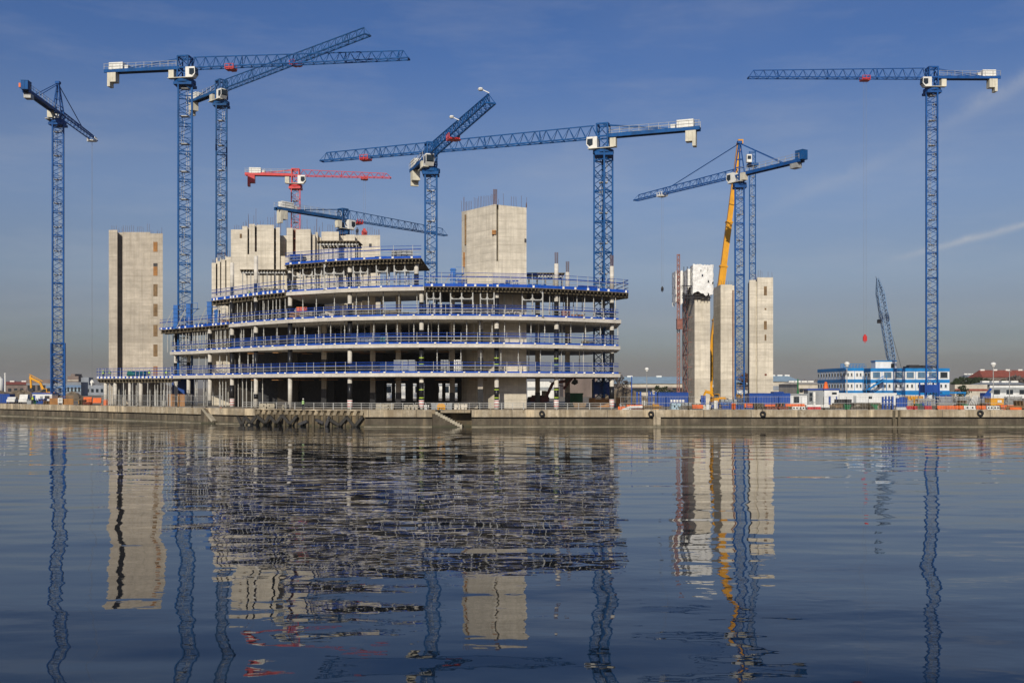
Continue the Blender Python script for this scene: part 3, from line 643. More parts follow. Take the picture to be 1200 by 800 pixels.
# rear walls deep inside, the shade of the bays put into their dark colours
for x0, x1, Y, z0, z1, m in ((274,300,184,GZ,ZS[3],'shade_brown'),(300,325,182,GZ,ZS[3],'shade_sheet'),(325,349,181,GZ,ZS[3],'shade_brown'),(350,392,183,GZ,ZS[3],'shade_sheet'),(392,449,186,GZ,ZS[3],'shade_sheet'),(449,540,189,ZS[1],ZS[3],'shade_sheet'),(449,453,189,GZ,ZS[1],'shade_brown'),(459,463,188,GZ,ZS[1],'shade_sheet'),(475,484,188,GZ,ZS[1],'shade_sheet'),(488,494,187,GZ,ZS[1],'shade_brown'),(497,514,186,GZ,ZS[1],'shade_sheet'),(518,522,187,GZ,ZS[1],'shade_brown'),(528,531.5,187,GZ,ZS[1],'shade_sheet'),(536,541,187,GZ,ZS[1],'shade_brown'),(300,380,186,ZS[3],ZS[4],'shade_sheet'),(500,541,186,ZS[3],ZS[4],'shade_sheet'),(449,541,189.5,GZ,GZ+1.6,'shade_sheet'),(449,541,189.5,ZS[1]-1.6,ZS[1],'shade_sheet')):
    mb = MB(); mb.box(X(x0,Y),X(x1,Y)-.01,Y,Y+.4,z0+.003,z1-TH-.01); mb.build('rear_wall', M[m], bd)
mb = MB()
for px, Y in ((300,176),(325,172),(350,170),(385,168),(418,167),(445,168),(470,167),(520,167),(560,166.5),(430,175),(360,178)):
    for fl in (1,2):
        x = X(px,Y); mb.obox((x,Y,ZS[fl]-TH-.45), (1,.1,0), random.uniform(.8,1.6), .06, .05)
mb.build('cable_tray', M['ply'], bd)
# low lit walls and openings on the fourth level
for x0, x1, yt, Y in ((381,391,357,171),(398.5,406,356.5,171),(414,423,353.5,170.5),(424,440,352,170.5),(446,449,350,172),(345,352,362,174)):
    mb = MB(); mb.box(X(x0,Y),X(x1,Y),Y,Y+.3,ZS[3]+.003,Zp(yt,Y)); mb.build('low_wall', M['core'], bd)
# ------------------------------------------------------------------ loose props
prop_cache = {}
pcount = {}
def prop(x, Y, z0, z1, label, rad=.075):
    k = round(z1-z0, 2), rad
    if k not in prop_cache:
        mb = MB(); h = z1-z0; mb.tube((0,0,.02), (0,0,h*.62), rad, rad, 8); mb.tube((0,0,h*.62), (0,0,h-.02), rad*.78, rad*.78, 8); mb.tube((0,0,h*.6), (0,0,h*.64), rad*1.5, rad*1.5, 8)
        mb.box(-.13,.13,-.13,.13,0,.02); mb.box(-.13,.13,-.13,.13,h-.02,h)
        o = mb.build('steel_prop', M['prop'], None); prop_cache[k] = o
    else: o = prop_cache[k].copy(); C.objects.link(o)
    o.location = (x, Y, z0); tag(o, label, 'prop', 'steel props holding up fresh concrete'); return o
def prop_row(a, b, n, off, fl, label, zt=None, jit=2.2, rad=.085):
    for i in range(n):
        px = a+(b-a)*(i+.5)/n+random.uniform(-jit,jit); Y = yf(px)+off
        if any(abs(px-c) < 3 for c, _ in cols.get(fl, [])) and off < 2: px += 5
        prop(X(px, yf(px)), Y, ZS[fl]+.004, zt or ZS[fl+1]-TH-.004, label, rad)
L0 = 'thin grey steel prop in the '
prop_row(222, 300, 13, 1.4, 2, L0+'crowded left bays of the third level'); prop_row(190, 268, 12, 5.5, 2, L0+'crowded left bays of the third level', ZS[3]-.8)
prop_row(192, 268, 18, 1.3, 2, L0+'crowded left bays of the third level', ZS[3]-.8, 1)
prop_row(300, 727, 27, 1.6, 2, L0+'front row of the third level'); prop_row(300, 700, 15, 6.5, 2, L0+'inner row of the third level')
prop_row(225, 300, 9, 1.5, 1, L0+'left bays of the second level'); prop_row(500, 720, 9, 1.6, 1, L0+'right half of the second level', None, 5); prop_row(505, 700, 6, 7, 1, L0+'right half of the second level', None, 6)
prop_row(216, 300, 15, 1.6, 0, L0+'left bays of the ground level'); prop_row(225, 300, 8, 6, 0, L0+'left bays of the ground level')
prop_row(250, 334, 17, 1.3, 3, L0+'left bays of the fourth level', ZS[4]-.8, 1.2); prop_row(255, 334, 9, 5, 3, L0+'left bays of the fourth level', ZS[4]-.8)
prop_row(340, 497, 8, 1.6, 3, L0+'centre bays of the fourth level', None, 3)
prop_row(640, 722, 8, 1.0, 3, L0+'right end of the fourth level', ZS[4]-.8, 1); prop_row(560, 715, 13, 4.5, 3, L0+'right end of the fourth level', ZS[4]-.8)
prop_row(345, 492, 12, 6.5, 4, L0+'back of the top covered level', ZS[5]-.8)
# aluminium table forms
def table_form(px0, px1, fl, zt, label, off=1.0):
    Y = yf((px0+px1)/2)+off; x0, x1 = X(px0,Y), X(px1,Y); z0 = ZS[fl]+.004
    r = thing('table_form', label, 'table form', ((x0+x1)/2, Y, z0), 'aluminium table forms on the upper floors')
    n = 2 if px1-px0 > 14 else 1; mb = MB(); tr = MB()
    for yy in (Y, Y+2.6):
        for i in range(n+1):
            x = x0+(x1-x0)*i/n; mb.bar((x,yy,z0), (x,yy,zt), .17, .17); mb.box(x-.2,x+.2,yy-.2,yy+.2,z0,z0+.04)
        for i in range(n):
            a, b = x0+(x1-x0)*i/n, x0+(x1-x0)*(i+1)/n; h0, h1 = zt-1.75, zt-.35; mx, mz = (a+b)/2, (h0+h1)/2
            for z in (h0, h1): tr.bar((a,yy,z), (b,yy,z), .09, .14)
            for sx, sz in ((a,h0),(b,h0),(a,h1),(b,h1)):
                # plate corners round an oval opening
                w_ = (b-a); hz = h1-h0
                px_ = sx+(w_*.24 if sx == a else -w_*.24); pz_ = sz+(hz*.30 if sz == h0 else -hz*.30)
                tr.add([(sx,yy-.03,sz),(px_,yy-.03,sz),(sx,yy-.03,pz_),(sx,yy+.03,sz),(px_,yy+.03,sz),(sx,yy+.03,pz_)], [(0,1,2),(3,5,4),(0,3,4,1),(1,4,5,2),(2,5,3,0)])
                tr.bar((sx,yy,pz_), (px_,yy,sz), .1, .1)
            tr.bar((a,yy,z0+.9), (b,yy,z0+.9), .06, .08)
    mb.build('leg', M['galv'], r)['kind'] = 'stuff'; tr.build('truss_panel', M['galv'], r)
    mb = MB(); k = 6
    for i in range(k): x = x0+(x1-x0)*(i+.5)/k; mb.box(x-.06,x+.06,Y-.5,Y+3.2,zt-.345,zt-.12)
    mb.build('beam', M['old_timber'], r)
for a, b, t in ((343,352,'leftmost narrow table form on the top floor'),(355,366,'second table form from the left on the top floor'),(369,377,'narrow table form near the left columns of the top floor'),(380,403,'wide two-bay table form left of the middle of the top floor'),(414,431,'two-bay table form right of the middle column on the top floor'),(441,454,'single-bay table form right of centre on the top floor'),(462,487,'wide table form at the right end of the top floor, sky showing through')):
    table_form(a, b, 4, ZS[5]-.13, t)
for a, b, t in ((500,516,'two-bay table form at the left of the lower right deck'),(528,554,'wide table form with oval openings under the right deck'),(563,579,'two-bay table form beside the wrapped column under the right deck'),(612,636,'wide table form under the right deck below the standalone falsework')):
    table_form(a, b, 3, ZS[4]-.13, t, .6)
# raised falsework plates standing on the upper floors
def falsework(px0, px1, ytop, Y, fl, label, dep=4.5, nx=5):
    x0, x1, zt, z0 = X(px0,Y), X(px1,Y), Zp(ytop,Y), ZS[fl]+.004
    r = thing('falsework_table', label, 'falsework', ((x0+x1)/2, Y, z0), 'falsework tables standing on the upper decks')
    mb = MB(); mb.box(x0,x1,Y,Y+dep,zt-.12,zt); mb.build('deck', M['dirty_ply'], r)
    mb = MB(); i = x0+.2
    while i < x1: mb.box(i-.07,i+.07,Y-.15,Y+dep+.3,zt-.42,zt-.125); i += .55
    mb.build('joists', M['old_timber'], r)
    mb = MB(); mb.box(x0+.1,x1-.1,Y+.4,Y+.6,zt-.72,zt-.425); mb.box(x0+.1,x1-.1,Y+dep-.6,Y+dep-.4,zt-.72,zt-.425); mb.build('bearer', M['galv'], r)
    for k in range(nx):
        for yy in (Y+.5, Y+dep-.5):
            x = x0+.4+(x1-x0-.8)*k/(nx-1); mb = MB(); mb.tube((x,yy,z0), (x,yy,zt-.722), .09, .09, 8); mb.box(x-.2,x+.2,yy-.2,yy+.2,z0-.001,z0+.03); mb.build('leg', M['galv'], r)
falsework(371, 420, 282, 171, 5, 'dark timber falsework table on pale legs standing above the top floor', 5, 5)
falsework(281, 334, 315.5, 184, 4, 'thin dark falsework plate on props in front of the left cores', 4, 6)
falsework(617.5, 662, 319.5, 178, 4, 'dark falsework table on legs right of the corner-on core', 5, 5)
# column shutters standing on the decks
def shutter(px, Y, ztop, fl, label):
    x = X(px,Y); z0 = ZS[fl]+.004; r = thing('column_form', label, 'column form', (x,Y,z0), 'bright blue steel column forms on the decks')
    zt = Zp(ztop,Y); mb = MB(); mb.box(x-.42,x+.42,Y-.42,Y+.42,z0,zt); z = z0+.4
    while z < zt: mb.box(x-.52,x+.52,Y-.52,Y+.52,z,z+.12); z += .85
    mb.build('shell', M['form_blue'], r)
    mb = MB(); mb.box(x+.43,x+1.9,Y-.5,Y+.5,zt-1.0,zt-.9); mb.bar((x+1.8,Y-.45,zt-.9),(x+1.8,Y-.45,zt+.2),.06); mb.bar((x+.5,Y-.45,zt+.15),(x+1.8,Y-.45,zt+.15),.06); mb.bar((x+1.7,Y,zt-1),(x+.45,Y,zt-2.2),.1); mb.build('platform', M['form_blue'], r)
    mb = MB(); mb.bar((x-.5,Y-.6,zt-1),(x-2.0,Y-1.2,z0),.12); mb.build('brace', M['galv'], r)
shutter(206.5, 195.5, 357.5, 3, 'leftmost tall blue column form left of the tallest crane mast'); shutter(221.5, 194, 356, 3, 'blue column form with platform right of the tallest crane mast')
shutter(246, 189.5, 354, 3, 'tall blue column form near the corner of the left cores'); shutter(254.5, 190, 363, 3, 'short blue column form beside the left cores'); shutter(531, 170, 314.5, 4, 'lone blue column form on the right deck beside the corner-on core')
# ------------------------------------------------------------------ standalone cores
def standing(label, Y, *a, **k):
    x = k.pop('px'); r = thing('concrete_core', label, 'concrete core', (X(x,Y), Y, GZ), 'bare concrete lift cores'); core('shaft', r, Y, *a, **k); return r
standing('tall bare concrete core with a dark full-height slot standing alone at left', 212, 9, [(127.5,137.5,269.5,0),(137.5,143.5,272.5,3.0),(143.5,176,272,.6),(176,190.8,273.5,0)], 0, px=159, hm=1.9, k=-.36, m='core_grey',
     patches=[(179.8,184.6,283.5,295,'ply'),(179.8,184.6,308.5,312,'dark_steel'),(179.8,184.6,312.3,323,'ply'),(179.8,184.6,333,347,'timber'),(179.8,184.6,356,370.5,'timber'),(179.8,184.6,380.5,394,'timber'),(179.8,184.6,403.5,417.5,'timber'),(179.8,184.6,429,440,'ply')])
standing('slim concrete core with a shaded left flank in the middle of the three right-hand cores', 212, 7.6, [(844.5,858.2,333.5,0),(858.2,860.5,334.5,.8)], 0, px=851, hm=1.0, patches=[(858.4,859.6,340,470,'rust')])
standing('rightmost bare concrete core with a narrow lower wing on its left', 215, 9, [(878.2,885.8,328,.3),(885.8,887.4,330,1.6),(887.4,906,325,0)], 0, px=893, hm=1.7, k=.2, patches=[(895.2,898.6,335.5,346,'timber'),(896,898,361,363,'timber'),(895.2,898.6,376,386,'timber'),(896,898,392,399,'timber'),(896,898.5,437.8,440,'rust')])
r = standing('concrete core wrapped in torn white sheeting at its top, leftmost of the right-hand group', 205, 15, [(814,821,322,0),(821,832.2,323,.35)], 0, px=824, hm=3.2)
Y = 205
mb = MB(); x = X(814,Y)-.02                              # stair scaffold on the left flank
for i in range(9):
    z = GZ+i*2.6
    for yy in (208, 214): mb.bar((x-.9,yy,z), (x,yy,z), .08); 
    mb.bar((x-.9,208,z), (x-.9,214,z), .09); mb.bar((x-.85,208 if i % 2 else 214,z), (x-.85,214 if i % 2 else 208,z+2.6), .12, .22)
for yy in (208,211,214): mb.bar((x-.9,yy,GZ), (x-.9,yy,GZ+25), .07)
mb.build('stair_scaffold', M['pale_rust'], r)
def sheet_box(x0, x1, y0, y1, z0, z1, seed):
    rnd = random.Random(seed); mb = MB(); per = []; n = 0
    pts = [(x0,y0),(x1,y0),(x1,y1),(x0,y1)]; N = 14; ring = []
    for k in range(4):
        a, b = pts[k], pts[(k+1)%4]
        for i in range(N): t = i/N; ring.append((a[0]+(b[0]-a[0])*t, a[1]+(b[1]-a[1])*t))
    rows = 12; m = len(ring); vs = []
    bot = [z0+rnd.uniform(-.15,.2)+.45*math.sin(i*.45) for i in range(m)]; cx, cy = (x0+x1)/2, (y0+y1)/2
    for j in range(rows+1):
        for i, (a, b) in enumerate(ring):
            d = V((a-cx, b-cy, 0)).normalized()*rnd.uniform(-.07,.1); z = bot[i]+(z1-bot[i])*j/rows; vs.append((a+d.x, b+d.y, z+(rnd.uniform(-.15,.2) if j == rows else 0)))
    fs = []
    for j in range(rows):
        for i in range(m):
            if (j > 0 and rnd.random() < .035) or (j == 0 and rnd.random() < .05): continue
            fs.append((j*m+i, j*m+(i+1)%m, (j+1)*m+(i+1)%m, (j+1)*m+i))
    mb.add(vs, fs); return mb
sheet_box(X(811.5,204), X(835.6,204), 203.6, 206.2, Zp(344.5,204), Zp(310.5,204), 3).build('white_sheeting', M['sheet'], r, True)
sheet_box(X(804,207), X(813,207), 205.4, 212, Zp(342,207), Zp(316.5,207), 5).build('white_sheeting', M['sheet'], r, True)
sheet_box(X(791,212), X(799,212), 211, 216, Zp(355,212), Zp(318,212), 9).build('white_sheeting', M['sheet'], r, True)
mb = MB()
for z in (Zp(346,204), Zp(349,204), Zp(335,204)): mb.box(X(800,204), X(834,204), 204.3, 204.9, z, z+.15)
for px in range(802, 834, 4): mb.bar((X(px,204),204.6,Zp(352,204)), (X(px,204),204.6,Zp(312,204)), .12)
mb.build('scaffold', M['dark_steel'], r)
x, Y = X(795,209), 209; r2 = thing('hoist_mast', 'rusty red lattice hoist mast up the left side of the sheeted core', 'hoist mast', (x,Y,GZ))
mb = MB(); lattice_mast(mb, x, Y, GZ, Zp(298,Y), .55, -math.atan2(x,Y), .13, .09, 2.4); mb.build('mast', M['pale_rust'], r2)
mb = MB(); mb.box(x-.55,x+.55,Y-1.6,Y-.5,Zp(386,Y),Zp(375,Y)); mb.box(x-.6,x+.6,Y-1.65,Y-.45,Zp(375,Y),Zp(374,Y)); mb.build('cage', M['pale_rust'], r2)

# loose materials stored on the floors
def floor_stack(px, fl, off, w_, h, kind, m, label):
    Y = yf(px)+off; x = X(px, yf(px)); z = ZS[fl]+.004; rn = random.Random(int(px*10)+fl); mb = MB(); n = max(2, int(h/.22)); k = rn.randint(2,4)
    for i in range(n):
        for j in range(k): a = x-w_/2+w_*j/k; mb.box(a+rn.uniform(0,.08), a+w_/k-rn.uniform(.01,.1), Y+rn.uniform(0,.25), Y+1.4-rn.uniform(0,.3), z+h*i/n, z+h*(i+1)/n-.02)
    return solo(mb, kind, M[m], label, kind.replace('_',' '), (x,Y,z), 'materials stored on the open floors')
for a in ((350,3,2.2,1.8,2.2,'crate_stack','orange','orange crate stack on the fourth level left of centre'),(346,3,1.2,2.6,1.3,'pallet_stack','ply','low plywood pallet stack at the left of the fourth level'),(357,3,1.2,2.2,1.4,'board_stack','stone','buff board stack beside the orange crates'),
          (377,3,1.4,1.6,.9,'board_stack','galv','grey board stack on the fourth level before the low walls'),(455,3,2,2.4,1.1,'pallet_stack','dirty_ply','brown pallet stack on the fourth level right of the low walls'),(478,3,1.5,2.8,.8,'pallet_stack','hut_grey','flat grey pallet stack on the fourth level near the middle crane'),
          (664,3,2.5,1.6,1.5,'pallet_stack','pale_rust','faded red stack under the right deck'),(678,3,2.0,2.2,.8,'board_stack','ply','orange board stack under the right deck'),(600,3,1.2,2.5,.7,'board_stack','stone','buff board stack under the corner-on core'),
          (314,2,1.5,2,.9,'pallet_stack','dirty_ply','brown pallet stack at left of the third level'),(425,2,1.8,2.6,1.0,'pallet_stack','hut_grey','grey pallet stack at the middle of the third level'),(448,2,2,1.4,1.4,'crate_stack','teal','dark teal crate on the third level'),(538,2,1.5,2.4,.7,'board_stack','stone','buff board stack on the third level near the core'),(690,2,1.6,2.2,.9,'board_stack','dirty_ply','brown board stack at right of the third level'),
          (472,1,2.4,3.6,2.2,'board_stack','hut_grey','tall grey board stack on the second level'),(520,1,2.2,1.4,2.2,'board_stack','hut_grey','narrow upright grey stack on the second level'),(535,1,2.2,1.2,2.2,'board_stack','white','narrow upright pale stack on the second level'),(258,1,3,3.4,2.6,'board_stack','core','tall pale panel stack in the left bays of the second level'),(440,1,1.3,1.2,.5,'crate_stack','ply','small orange crate at the middle of the second level'),
          (600,4,.6,2.2,1.3,'pallet_stack','box_blue','blue pallet stack on the right deck before the core'),(588,4,.8,3,.8,'board_stack','rail_blue','long blue stack on the right deck left of the white box'),(604,4,-.1,1.5,1.0,'site_box','white','white box behind the rail of the right deck'),(541,4,1.5,1.6,1.4,'crate_stack','box_blue','dark blue crate beside the lone column form'),(630,4,1.5,3,.9,'board_stack','form_blue','bright blue stack under the dark falsework table'),(690,4,2,3.4,1.1,'board_stack','rail_blue','blue stack near the right end of the right deck'),
          (470,5,.8,3.4,1.6,'pallet_stack','hut_grey','grey wrapped pallet stack at the right of the top floor'),(445,5,1.2,2,.7,'board_stack','rail_blue','low blue stack on the top floor'),(345,5,.8,2.4,1.9,'crate_stack','box_blue','dark blue crate at the left of the top floor'),(212,3,1.2,2.6,.9,'board_stack','rail_blue','blue stack at the foot of the tallest crane'),(235,3,1.4,3,.9,'board_stack','form_blue','bright blue stack between the blue column forms'),(262,3,1.5,2,1.1,'board_stack','ply','orange board stack right of the blue column forms'),(312,4,1.5,3,.8,'board_stack','rail_blue','blue stack under the thin falsework plate')):
    floor_stack(*a)
# ------------------------------------------------------------------ low deck at left
ld = thing('low_deck', 'low concrete deck on round columns in front of the lone left core', 'deck', (X(158,188),188,GZ))
dl = [(X(113,193),193),(X(204,182.5)-.2,182.5),(X(190,203)-3,211.4),(X(122,203)-3,211.4)]
ZD = 7.75
mb = MB(); mb.prism(dl, ZD-.25, ZD); mb.build('deck_slab', M['dirty_ply'], ld)
mb = MB(); n = 24
def dpt(t, off=0): a, b = dl[0], dl[1]; return (a[0]+(b[0]-a[0])*t, a[1]+(b[1]-a[1])*t+off)
for i in range(n): p = dpt((i+.5)/n); mb.bar((*p,ZD-.42), (p[0],p[1]+5,ZD-.42), .14, .3)
mb.bar((*dpt(.02,.8),ZD-.7), (*dpt(.98,.8),ZD-.7), .15, .26); mb.build('deck_beams', M['old_timber'], ld)
for k in range(4):
    t0, t1 = k/4, (k+1)/4-.005; p, q = dpt(t0,.1), dpt(t1,.1); mb = MB()
    for z, w_ in ((1.9,.09),(1.3,.14),(.75,.09)): mb.bar((*p,ZD+z), (*q,ZD+z), .05, w_)
    for i in range(5): e = dpt(t0+(t1-t0)*(i+.5)/5,.1); mb.bar((*e,ZD), (*e,ZD+2), .08, .08, 1)
    o = mb.build('guard_rail', [M['rail_blue'], M['galv']], ld)
    mb = MB(); mb.bar((p[0],p[1]-.06,ZD+.2), (q[0],q[1]-.06,ZD+.2), .05, .42)
    for i in range(5): e = dpt(t0+(t1-t0)*(i+.5)/5,-.08); mb.box(e[0]-.2,e[0]+.2,e[1]-.1,e[1]+.06,ZD,ZD+.36,1)
    mb.build('toe_board', [M['toe_blue'], M['white']], o)
    mb = MB(); mb.add([(p[0],p[1]+.05,ZD+.4),(q[0],q[1]+.05,ZD+.4),(q[0],q[1]+.05,ZD+1.9),(p[0],p[1]+.05,ZD+1.9)], [(0,1,2,3)]); mb.build('netting', M['net'], o)
for px, red in ((121.5,True),(133.5,False),(151.5,False),(164.3,False)):
    t = (px-113)/(204-113); p = dpt(t,1.2); mb = MB(); mb.tube((*p,GZ), (*p,ZD-.26), .36, .36, 16); c = mb.build('column', M['column'], ld, True)
    if red: mb = MB(); mb.tube((*p,GZ), (*p,GZ+1.2), .42, .42, 14); mb.build('column_guard', M['orange'], c)
for i in range(26):
    t = .08+.9*(i+random.uniform(-.3,.3))/26; p = dpt(t, random.choice((.7,1.6,3.5))); prop(p[0], p[1], GZ+.002, ZD-.86, L0+'space under the low deck at left', .09)
for i in range(14):
    t = .1+.88*(i+random.uniform(-.3,.3))/14; p = dpt(t, random.choice((6,8))); prop(p[0], p[1], GZ+.002, ZD-.26, L0+'space under the low deck at left', .09)
mb = MB()
for k in range(5): a = P(149,438.5,188)+V((0,k*.25,(k%2)*.35)); mb.tube(a, a+V((3.4,.4,0)), .32, .32, 10)
solo(mb, 'tarpaulin_bundle', M['teal'], 'dark teal wrapped bundle lying on the low left deck', 'bundle', P(160,440,188), None, True)
# ------------------------------------------------------------------ hoardings and fences
def hoarding(px0, px1, y0, y1, Y, label, m='ply'):
    a, b = X(px0,Y), X(px1,Y); zt = Zp(y0,Y); n = max(1, round((b-a)/1.25)); mb = MB()
    for i in range(n): mb.box(a+(b-a)*i/n+.01, a+(b-a)*(i+1)/n-.01, Y+random.uniform(-.02,.02), Y+.06, GZ-.02, zt+random.uniform(-.05,.05))
    for z in (.5,1.6): mb.box(a,b,Y+.09,Y+.17,GZ+z,GZ+z+.1)
    return solo(mb, 'hoarding', M[m], label, 'hoarding', ((a+b)/2,Y,GZ), 'orange plywood hoardings')
hoarding(58,68,466.5,475,205,'orange plywood hoarding panel left of the white sign at the far left crane'); hoarding(73,86,466.5,475,205,'orange plywood hoarding panel right of the white sign at the far left crane')
hoarding(196,204.5,462,476.5,186,'orange plywood hoarding beneath the left end of the frame, left of the first column'); hoarding(208,216.5,462,476,187,'orange plywood hoarding under the tallest crane, between the first two columns')
hoarding(690,714,467,476,177,'long orange plywood hoarding under the right end of the frame'); hoarding(722,731,467,476,180,'short orange plywood hoarding just outside the right end of the frame')
Y = 204.6; mb = MB(); c = P(70.5,469,Y); mb.box(c.x-.48,c.x+.48,Y,Y+.05,c.z-.5,c.z+.5); mb.bar((c.x-.4,Y+.05,GZ-.02),(c.x-.4,Y+.05,c.z),.07); mb.bar((c.x+.4,Y+.05,GZ-.02),(c.x+.4,Y+.05,c.z),.07)
r = thing('safety_sign', 'small white notice with dark marks by the orange hoarding at far left', 'sign', (c.x,Y,GZ)); mb.build('board', M['white'], r)
mb = MB()
for dx in (-.16,.16):
    for dz in (-.18,.02,.22): mb.box(c.x+dx-.12,c.x+dx+.12,Y-.012,Y-.003,c.z+dz-.05,c.z+dz+.05)
mb.build('marks', M['dark_steel'], r)
def fence_panel(a, b, label):
    a = V((*a,GZ)); b = V((*b,GZ)); mb = MB(); up = V((0,0,2.0)); n = 14
    for p, q in ((a,b),(a+up,b+up),(a+up*.5,b+up*.5)): mb.bar(p+V((0,0,.1)), q+V((0,0,.1)), .045)
    for i in range(n+1): p = a+(b-a)*i/n; mb.bar(p+V((0,0,.1)), p+up+V((0,0,.1)), .05 if i in (0,n) else .018)
    for p in (a, b): mb.obox(p+V((0,0,.06)), (0,1,0), .35, .12, .09, 1)
    return solo(mb, 'fence_panel', [M['galv'], M['orange']], label, 'fence panel', (a+b)/2, 'grey mesh fence panels along the quay')
def fence_run(a, b, off, step, label):
    x = a
    while x+step*.8 < b:
        fence_panel(qline(x, x+step, off)[0], qline(x, x+step, off)[-1], label); x += step
fence_run(X(97,186), X(256,165), 2.2, 3.3, 'grey mesh fence panel on the quay before the low left deck and left bays')
fence_run(X(728,154), X(1198,154), 2.6, 3.5, 'grey mesh fence panel on the quay among the clutter right of the frame')
# galvanised edge rail sections in front of the frame
def qrail(x0, x1, off, label):
    e = qline(x0, x1-.06, off); mb = MB()
    for p, q in zip(e, e[1:]):
        for z in (.45,.8,1.1): mb.bar((*p,GZ+z), (*q,GZ+z), .06, .07)
    for t in (0,.5,1):
        p = e[0] if t == 0 else e[-1] if t == 1 else ((e[0][0]+e[-1][0])/2, (e[0][1]+e[-1][1])/2); mb.bar((*p,GZ-.02), (*p,GZ+1.15), .07)
    solo(mb, 'guard_rail', M['galv'], label, 'guard rail', ((x0+x1)/2, e[0][1], GZ), 'galvanised rail sections along the quay')
x = X(262,158)
while x < X(726,154)-2:
    side = 'left of the boat steps' if x+3.2 < ST0 else 'right of the boat steps' if x > ST1 else 'above the boat steps'
    qrail(x, x+3.4, 2.0 if side != 'above the boat steps' else 3.9, 'low grey guard rail section on the quay '+side); x += 3.4
# rubble and stacks behind the rail
def stack(px0, px1, y0, Y, label, m, cat, name, rows=4, dep=2.2):
    a, b, zt = X(px0,Y), X(px1,Y), Zp(y0,Y); mb = MB(); h = (zt-GZ)/rows
    for k in range(rows):
        n = random.randint(2,4); x = a
        for i in range(n):
            w_ = (b-a)/n; mb.box(x+random.uniform(.0,.08), x+w_-random.uniform(.02,.15), Y+random.uniform(0,.2), Y+dep-random.uniform(0,.3), GZ+k*h-.02, GZ+(k+1)*h-.03); x += w_
    return solo(mb, name, M[m], label, cat, ((a+b)/2, Y, GZ))
stack(303,322,472.5,160,'low pile of buff blocks behind the rail by the third front column','stone','block pile','block_pile')
stack(330,336,474,160,'tiny pile of buff blocks beside the full-height white column','stone','block pile','block_pile',3)
stack(440,462,473,159,'pale block stack behind the rail left of the boat steps','stone','block pile','block_pile')
stack(473,490,474,159,'low pale block stack beside the wrapped column left of the steps','stone','block pile','block_pile',3)
stack(497,503,474,157,'small white box on the quay above the boat steps','white','box','site_box',2,1)
stack(505,530,472,160,'grey block stack behind the yellow unit above the steps','hut_grey','block pile','block_pile')
stack(532,548,473,160,'second grey block stack right of the yellow unit','core','block pile','block_pile',3)
mb = MB(); c = P(517,480,157.5); mb.box(c.x-.65,c.x+.65,157.5,158.4,GZ+.12,GZ+.75); mb.box(c.x-.5,c.x+.5,157.6,158.3,GZ+.75,GZ+.95); mb.tube((c.x-.45,157.45,GZ+.15),(c.x-.45,157.55,GZ+.15),.18,.18,10); mb.tube((c.x+.45,157.45,GZ+.15),(c.x+.45,157.55,GZ+.15),.18,.18,10)
solo(mb, 'site_generator', M['yellow'], 'small yellow wheeled generator above the boat steps', 'generator', (c.x,157.5,GZ))
# ------------------------------------------------------------------ people
def person(px, py, Y, label, vest='hivis', hat='white', z=None, face=-math.pi/2):
    x = X(px,Y); z = GZ if z is None else z
    me = bpy.data.meshes.new('person'); j = {'pel':(0,0,.95),'ch':(0,0,1.35),'nk':(0,0,1.5),'hd':(0,.02,1.66),'l1':(.1,0,.9),'l2':(.12,.03,.5),'l3':(.13,-.02,.07),'l4':(.14,.14,.04),'r1':(-.1,0,.9),'r2':(-.12,.06,.5),'r3':(-.13,.02,.07),'r4':(-.14,.18,.04),
        'a1':(.2,0,1.42),'a2':(.27,.03,1.13),'a3':(.24,.2,.95),'b1':(-.2,0,1.42),'b2':(-.27,.0,1.12),'b3':(-.26,.12,.88)}
    k = list(j); E = [('pel','ch'),('ch','nk'),('nk','hd'),('pel','l1'),('l1','l2'),('l2','l3'),('l3','l4'),('pel','r1'),('r1','r2'),('r2','r3'),('r3','r4'),('ch','a1'),('a1','a2'),('a2','a3'),('ch','b1'),('b1','b2'),('b2','b3')]
    me.from_pydata([j[a] for a in k], [(k.index(a), k.index(b)) for a, b in E], [])
    rad = {'pel':.15,'ch':.17,'nk':.065,'hd':.105,'l1':.1,'r1':.1,'l2':.075,'r2':.075,'l3':.055,'r3':.055,'l4':.05,'r4':.05,'a1':.075,'b1':.075,'a2':.055,'b2':.055,'a3':.045,'b3':.045}
    o = bpy.data.objects.new('person', me); C.objects.link(o); me.materials.append(M['trouser'])
    sk = o.modifiers.new('skin', 'SKIN'); ss = o.modifiers.new('sub', 'SUBSURF'); ss.levels = ss.render_levels = 1
    for i, a in enumerate(k): me.skin_vertices[0].data[i].radius = (rad[a], rad[a]); me.skin_vertices[0].data[i].use_root = a == 'pel'
    o.location = (x,Y,z); o.rotation_euler.z = face+math.pi/2; tag(o, label, 'person', 'site workers')
    def kid(mb, n, m, sm=True): return mb.build(n, M[m], o, sm, (0,0,0))
    mb = MB(); mb.tube((0,0,.88),(0,0,1.2),.2,.225,12); mb.tube((0,0,1.2),(0,0,1.5),.225,.14,12); kid(mb, 'vest', vest)
    mb = MB(); mb.ball((0,.03,1.67),.105,0,10,1.15); kid(mb, 'head', 'skin')
    mb = MB(); mb.ball((0,.02,1.73),.13,0,10,.75); mb.tube((0,.05,1.70),(0,.05,1.715),.16,.16,12); kid(mb, 'helmet', hat)
    return o
person(355.3,480,155.2,'worker in a pale green hi-vis coat standing on the quay edge above the timbers','hivis_green')
person(38.3,471,214,'worker in a yellow hi-vis vest beside the blue cabin at far left')
